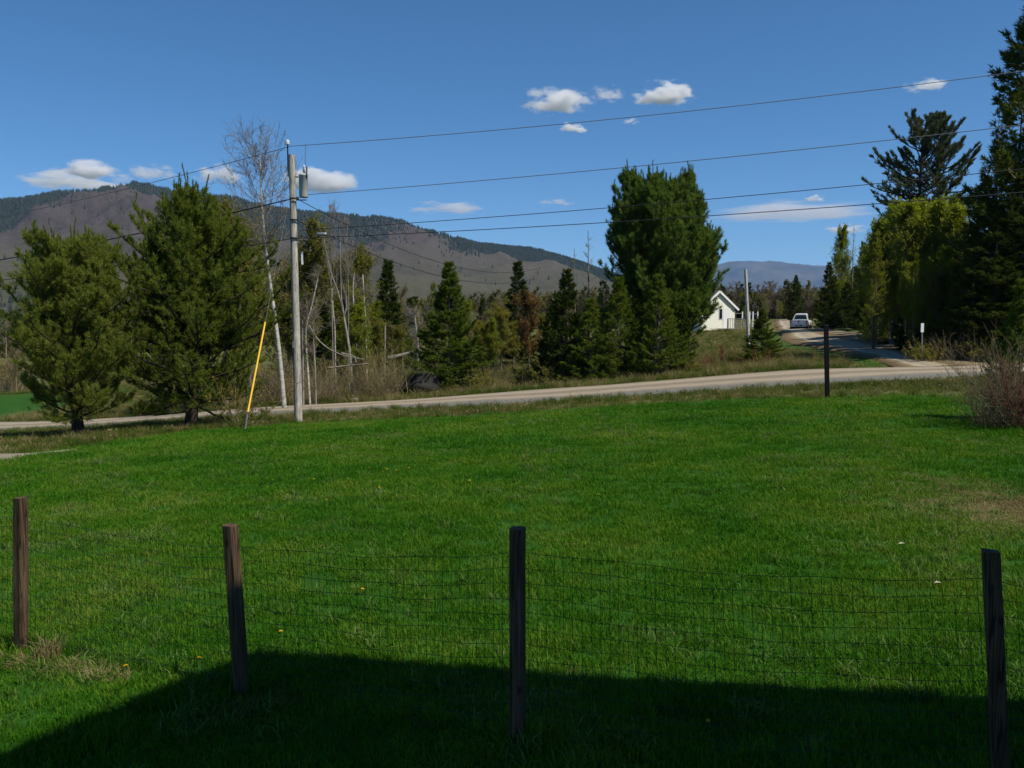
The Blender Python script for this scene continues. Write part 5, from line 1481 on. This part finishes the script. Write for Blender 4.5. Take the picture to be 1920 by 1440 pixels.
w_ = MB().box((.30, -.03, 1.62), (.46, .06, 1.05)).build('window', M['trim'], cot)
MB().box((.27, -.065, 1.62), (.34, .02, .93)).build('pane', M['pane'], w_)
MB().box((1.0, -.03, 1.18), (.85, .05, 1.95)).build('door', M['trim'], cot)
st = thing('porch_steps', 'grey wooden landing with railing and steps at the cottage gable', 'steps', cb, math.radians(26))
MB().box((.95, -.75, .18), (1.9, 1.3, .10)).build('landing', M['grey_wood'], st)
for x_ in (.05, .95, 1.85):
    MB().box((x_, -1.36, .52), (.09, .09, 1.25)).build('rail_post', M['grey_wood'], st)
MB().beam((.05, -1.36, 1.16), (1.85, -1.36, 1.16), .10, .06).build('handrail', M['grey_wood'], st)
MB().beam((1.85, -1.36, 1.16), (2.75, -1.36, .55), .09, .06).build('handrail', M['grey_wood'], st)
MB().box((2.75, -1.36, .22), (.09, .09, .75)).build('rail_post', M['grey_wood'], st)
for k in range(9): MB().box((.2 + k * .2, -1.36, .66), (.035, .035, .92)).build('baluster', M['grey_wood'], st)
for k in range(3): MB().box((2.02 + k * .28, -.75, .08 - k * .10), (.28, 1.2, .08)).build('step', M['grey_wood'], st)
dk = thing('wooden_deck', 'low grey deck with pale posts right of the white cottage', 'deck', base(1390, 88.0) + [0, 0, .1], math.radians(10))
MB().box((0, 0, .45), (2.6, 2.2, .14)).build('deck_floor', M['grey_wood'], dk)
for x_ in (-1.25, -.4, .35, .7, 1.2):
    MB().box((x_, -1.05, .78), (.10, .10, 1.9)).build('rail_post', M['trim'], dk)
MB().beam((-1.25, -1.05, 1.55), (-.4, -1.05, 1.55), .08, .08).build('handrail', M['grey_wood'], dk)
MB().beam((.35, -1.05, 1.5), (1.2, -1.05, 1.5), .08, .08).build('handrail', M['grey_wood'], dk)

# ------------------------------------------------------------------ pickup truck, seen from behind
tb = base(1497, 90.0)
tk = thing('pickup_truck', 'silver white pickup truck parked on the driveway, seen from behind', 'truck', tb + [0, 0, .03], math.radians(-24))
tk.scale = (.9, .9, .9)
def ring_loft(rings):
    m = MB(); n = len(rings[0]); v = np.vstack(rings)
    m.add(v, [[k * n + i, k * n + (i + 1) % n, (k + 1) * n + (i + 1) % n, (k + 1) * n + i] for k in range(len(rings) - 1) for i in range(n)])
    for off in (0, (len(rings) - 1) * n): m.add(np.vstack([v[off:off + n], v[off:off + n].mean(0)[None]]), [[i, (i + 1) % n, n] for i in range(n)])
    return m
def sect(y, w, zb, zt, tum=.06):
    return np.array([(-w + .05, y, zb), (w - .05, y, zb), (w, y, zb + .08), (w, y, (zb + zt) / 2), (w - tum, y, zt - .05), (w - tum - .06, y, zt), (-w + tum + .06, y, zt), (-w + tum, y, zt - .05), (-w, y, (zb + zt) / 2), (-w, y, zb + .08)])
ring_loft([sect(0, .93, .56, 1.10), sect(.08, .97, .52, 1.12), sect(1.9, .98, .48, 1.13), sect(3.6, .98, .46, 1.13), sect(4.6, .97, .46, 1.10), sect(5.3, .95, .48, 1.02), sect(5.55, .86, .52, .92)]).build('body', M['truck'], tk, True)
def cab(y, w0, w1, z0, z1): return np.array([(-w0, y, z0), (w0, y, z0), (w1 + .02, y, z1 - .06), (w1 - .08, y, z1), (-w1 + .08, y, z1), (-w1 - .02, y, z1 - .06)])
ring_loft([cab(1.95, .88, .86, 1.10, 1.2), cab(2.05, .88, .62, 1.08, 1.84), cab(2.9, .88, .63, 1.08, 1.90), cab(3.6, .88, .60, 1.08, 1.84), cab(4.35, .86, .78, 1.06, 1.12)]).build('cab', M['truck'], tk)
rw = MB().add(np.array([(-.74, 1.94, 1.22), (.74, 1.94, 1.22), (.55, 2.025, 1.72), (-.55, 2.025, 1.72)]), [[0, 1, 2, 3]]).add(np.array([(-.74, 1.96, 1.22), (.74, 1.96, 1.22), (.60, 2.045, 1.72), (-.60, 2.045, 1.72)]), [[3, 2, 1, 0]])
rw.build('rear_window', M['pane'], tk)
for sg in (-1, 1):
    x0, x1 = .892 * sg, .668 * sg
    MB().add(np.array([(x0, 2.2, 1.16), (x0, 4.0, 1.16), (x1, 3.5, 1.74), (x1, 2.25, 1.74)]), [[0, 1, 2, 3]]).build('side_window', M['pane'], tk)
    tl_ = MB().box((sg * .87, -.012, .90), (.17, .06, .36)).build('tail_lamp', M['tail_lamp'], tk)
    MB().box((sg * .87, -.045, .84), (.13, .012, .09)).build('reversing_lens', M['porcelain'], tl_)
    mr = MB().box((sg * 1.08, 3.7, 1.22), (.20, .10, .22)).build('wing_mirror', M['black_trim'], tk)
    for y_ in (1.05, 4.55):
        wh = MB().lathe([(.0, -.12), (.24, -.12), (.36, -.10), (.385, -.04), (.385, .04), (.36, .10), (.24, .12), (0, .12)], (sg * .86, y_, .385), 20, 'x').build('wheel', M['tyre'], tk, True)
        MB().lathe([(.0, .125), (.20, .125), (.23, .11)], (sg * .86, y_, .385), 14, 'x').build('rim', M['galv'], wh)
        MB().lathe([(.40, -.14), (.47, -.14), (.47, .14), (.40, .14)], (sg * .86, y_, .42), 20, 'x').build('wheel_arch', M['black_trim'], tk)
tg_ = MB().box((0, -.03, .86), (1.50, .05, .50)).build('tailgate', M['truck'], tk)
bevel(tg_, .015)
MB().lathe([(0, -.012), (.085, -.012), (.085, .012), (0, .012)], (0, -.065, .93), 14, 'y').build('emblem', M['black_trim'], tg_)
MB().box((0, -.06, 1.06), (.32, .02, .05)).build('tailgate_handle', M['black_trim'], tg_)
bp = MB().box((0, -.12, .50), (1.86, .22, .22)).build('bumper', M['bumper'], tk); bevel(bp, .03)
MB().box((-.18, -.238, .50), (.31, .01, .15)).build('number_plate', M['plate'], bp)
MB().box((.26, -.238, .50), (.26, .01, .13)).build('step_pad', M['black_trim'], bp)
MB().box((0, 2.7, .40), (1.5, 5.0, .34)).build('underbody', M['black_trim'], tk)

# ------------------------------------------------------------------ the house whose shade falls on the near lawn (stands right of the camera)
k = math.tan(SUN_EL)
sh = np.array([-.85, .53]) / math.hypot(.85, .53)
c0 = hit(482, 1228); c1 = hit(1850, 1318)
ev = nrm((c1 - c0)[:2]); dist = 5.0
corner = np.array([c0[0] - sh[0] * dist, c0[1] - sh[1] * dist, c0[2] + dist * k])
back = np.array([ev[1], -ev[0]])
house = thing('house', 'white clapboard house right of the camera whose roof shades the near lawn', 'house', (corner[0], corner[1], 0), math.atan2(ev[1], ev[0]))
ez = corner[2]; tp_ = .56; Lr, Wr = 14.0, 9.0
def roofpoly(t): return [(0, ez - t), (-Wr / 2, ez + Wr / 2 * tp_ - t), (-Wr, ez - t), (-Wr, ez), (-Wr / 2, ez + Wr / 2 * tp_), (0, ez)]
MB().prism(roofpoly(.14), 0, Lr, 0).build('roof', M['shingle'], house)
MB().prism([(-.45, -.5), (-Wr + .45, -.5), (-Wr + .45, ez - .05), (-Wr / 2, ez + (Wr / 2 - .45) * tp_ - .05), (-.45, ez - .05)], .45, Lr - .45, 0).build('wall', M['clap'], house)
for x_, z_ in ((2.2, 2.0), (5.4, 2.0), (9.0, 2.0), (12.0, 2.0)):
    w_ = MB().box((x_, -.44, z_), (1.1, .08, 1.5)).build('window', M['trim'], house)
    for sx in (-.24, .24): MB().box((x_ + sx, -.395, z_), (.42, .02, 1.3)).build('pane', M['pane'], w_)

# ------------------------------------------------------------------ clouds
def cloud_mat(name, dens, edge, seedw, ns=1.7, gain=2.3):
    t = NT(name)
    p = t.n('TexCoord').outputs['Object']
    sx = t.n('SeparateXYZ', {0: p})
    zlow = t.math('MULTIPLY', t.math('MINIMUM', sx.outputs['Z'], 0.0), .9)
    pv = t.n('CombineXYZ', {0: sx.outputs['X'], 1: sx.outputs['Y'], 2: t.math('ADD', sx.outputs['Z'], zlow)})
    ln = t.n('VectorMath', {0: pv}, operation='LENGTH')
    nz = t.n('TexNoise', {'Vector': p, 'W': seedw, 'Scale': ns, 'Detail': 6.0, 'Roughness': .58}, noise_dimensions='4D')
    f = t.math('SUBTRACT', t.math('MULTIPLY', t.math('SUBTRACT', nz, .5), 3.0), t.math('SUBTRACT', ln.outputs['Value'], edge))
    f = t.math('MULTIPLY', f, gain, True)
    fade = t.ramp(ln.outputs['Value'], [(.75, 1), (1.0, 0)])
    f = t.math('MULTIPLY', t.math('MULTIPLY', f, fade.outputs[0]), dens)
    v = t.n('VolumePrincipled', {'Color': (.965, .96, .955, 1), 'Density': f, 'Anisotropy': .15})
    t.t.links.new(v.outputs[0], t.out.inputs['Volume'])
    t.m.cycles.volume_step_rate = .35
    return t.m
def cloud(label, px, py, w, h, tau=9.0, edge=.62, seed=1.0, ns=1.9, alt=1650.0):
    Y = 1000.0; Y = Y * (alt - CAMZ) / (at(px, py, Y)[2] - CAMZ)
    P = at(px, py, Y); dist = np.linalg.norm(P - [0, 0, CAMZ])
    W = w / F * Y / 2; Hh = h / F * Y / 2
    bm = bmesh.new(); bmesh.ops.create_icosphere(bm, subdivisions=3, radius=1.04)
    me = D.meshes.new('cloud'); bm.to_mesh(me); bm.free()
    me.materials.append(cloud_mat('cloud_vapour', tau / W, edge, seed * 7.3, ns))
    o = link('cloud', me, None, P)
    o.scale = (W * 1.15, W * .8, Hh * 1.25)
    o.rotation_euler = (0, 0, -math.atan2(P[0], P[1]))
    return tag(o, label, 'cloud', 'small clouds in the blue sky')
CLOUDS = [
    ('widest white cloud, low over the left shoulder of the mountain', 150, 343, 215, 50, 9, .62, 1),
    ('rounded cloud heap on top of the widest left cloud', 172, 322, 110, 46, 9, .62, 2),
    ('thin grey-white cloud just left of the mountain peak', 288, 328, 110, 44, 4, .5, 3),
    ('white cloud right of the mountain peak, left of the birch crown', 412, 332, 100, 50, 7, .6, 4),
    ('bright cloud directly behind the transformer of the utility pole', 596, 345, 150, 68, 10, .66, 5),
    ('larger left one of the two bright clouds crossed by the top wire', 1046, 196, 132, 62, 10, .66, 6),
    ('right one of the two bright clouds crossed by the top wire', 1246, 182, 116, 56, 10, .66, 7),
    ('ragged thin cloud between the two bright clouds', 1140, 180, 100, 44, 3, .42, 8),
    ('small white cloud below the larger bright cloud', 1077, 242, 60, 24, 7, .6, 9),
    ('faint scrap of cloud below the ragged thin cloud', 1180, 229, 40, 18, 3, .5, 10),
    ('small bright cloud at the upper right above the old pines', 1736, 164, 98, 38, 6, .55, 11),
    ('flat lens-shaped cloud in the middle above the mountain slope', 846, 392, 175, 32, 4, .6, 12),
    ('faint flat cloud left of the many-topped pine', 1048, 380, 80, 18, 2.5, .55, 13),
    ('longest flat cloud, low to the right of the many-topped pine', 1490, 401, 390, 40, 5, .66, 14),
    ('small cloud low over the left tip of the right-hand wood', 1588, 432, 88, 26, 6, .6, 15),
    ('small puff on top of the longest flat cloud', 1526, 374, 48, 22, 5, .58, 16)]
for l, px, py, w, h, tau, ed, sd in CLOUDS: cloud(l, px, py, w, h, tau, ed, sd)

# ------------------------------------------------------------------ air
HAZE = 4.3e-5
lo, hi = -8.0, 900.0
m = MB().box((0, 0, (lo + hi) / 2), (28400, 28400, hi - lo))
t = NT('haze_air')
v = t.n('VolumePrincipled', {'Color': (.28, .54, 1.0, 1), 'Density': HAZE, 'Anisotropy': .1})
t.t.links.new(v.outputs[0], t.out.inputs['Volume'])
tag(m.build('haze', t.m), kind='stuff')
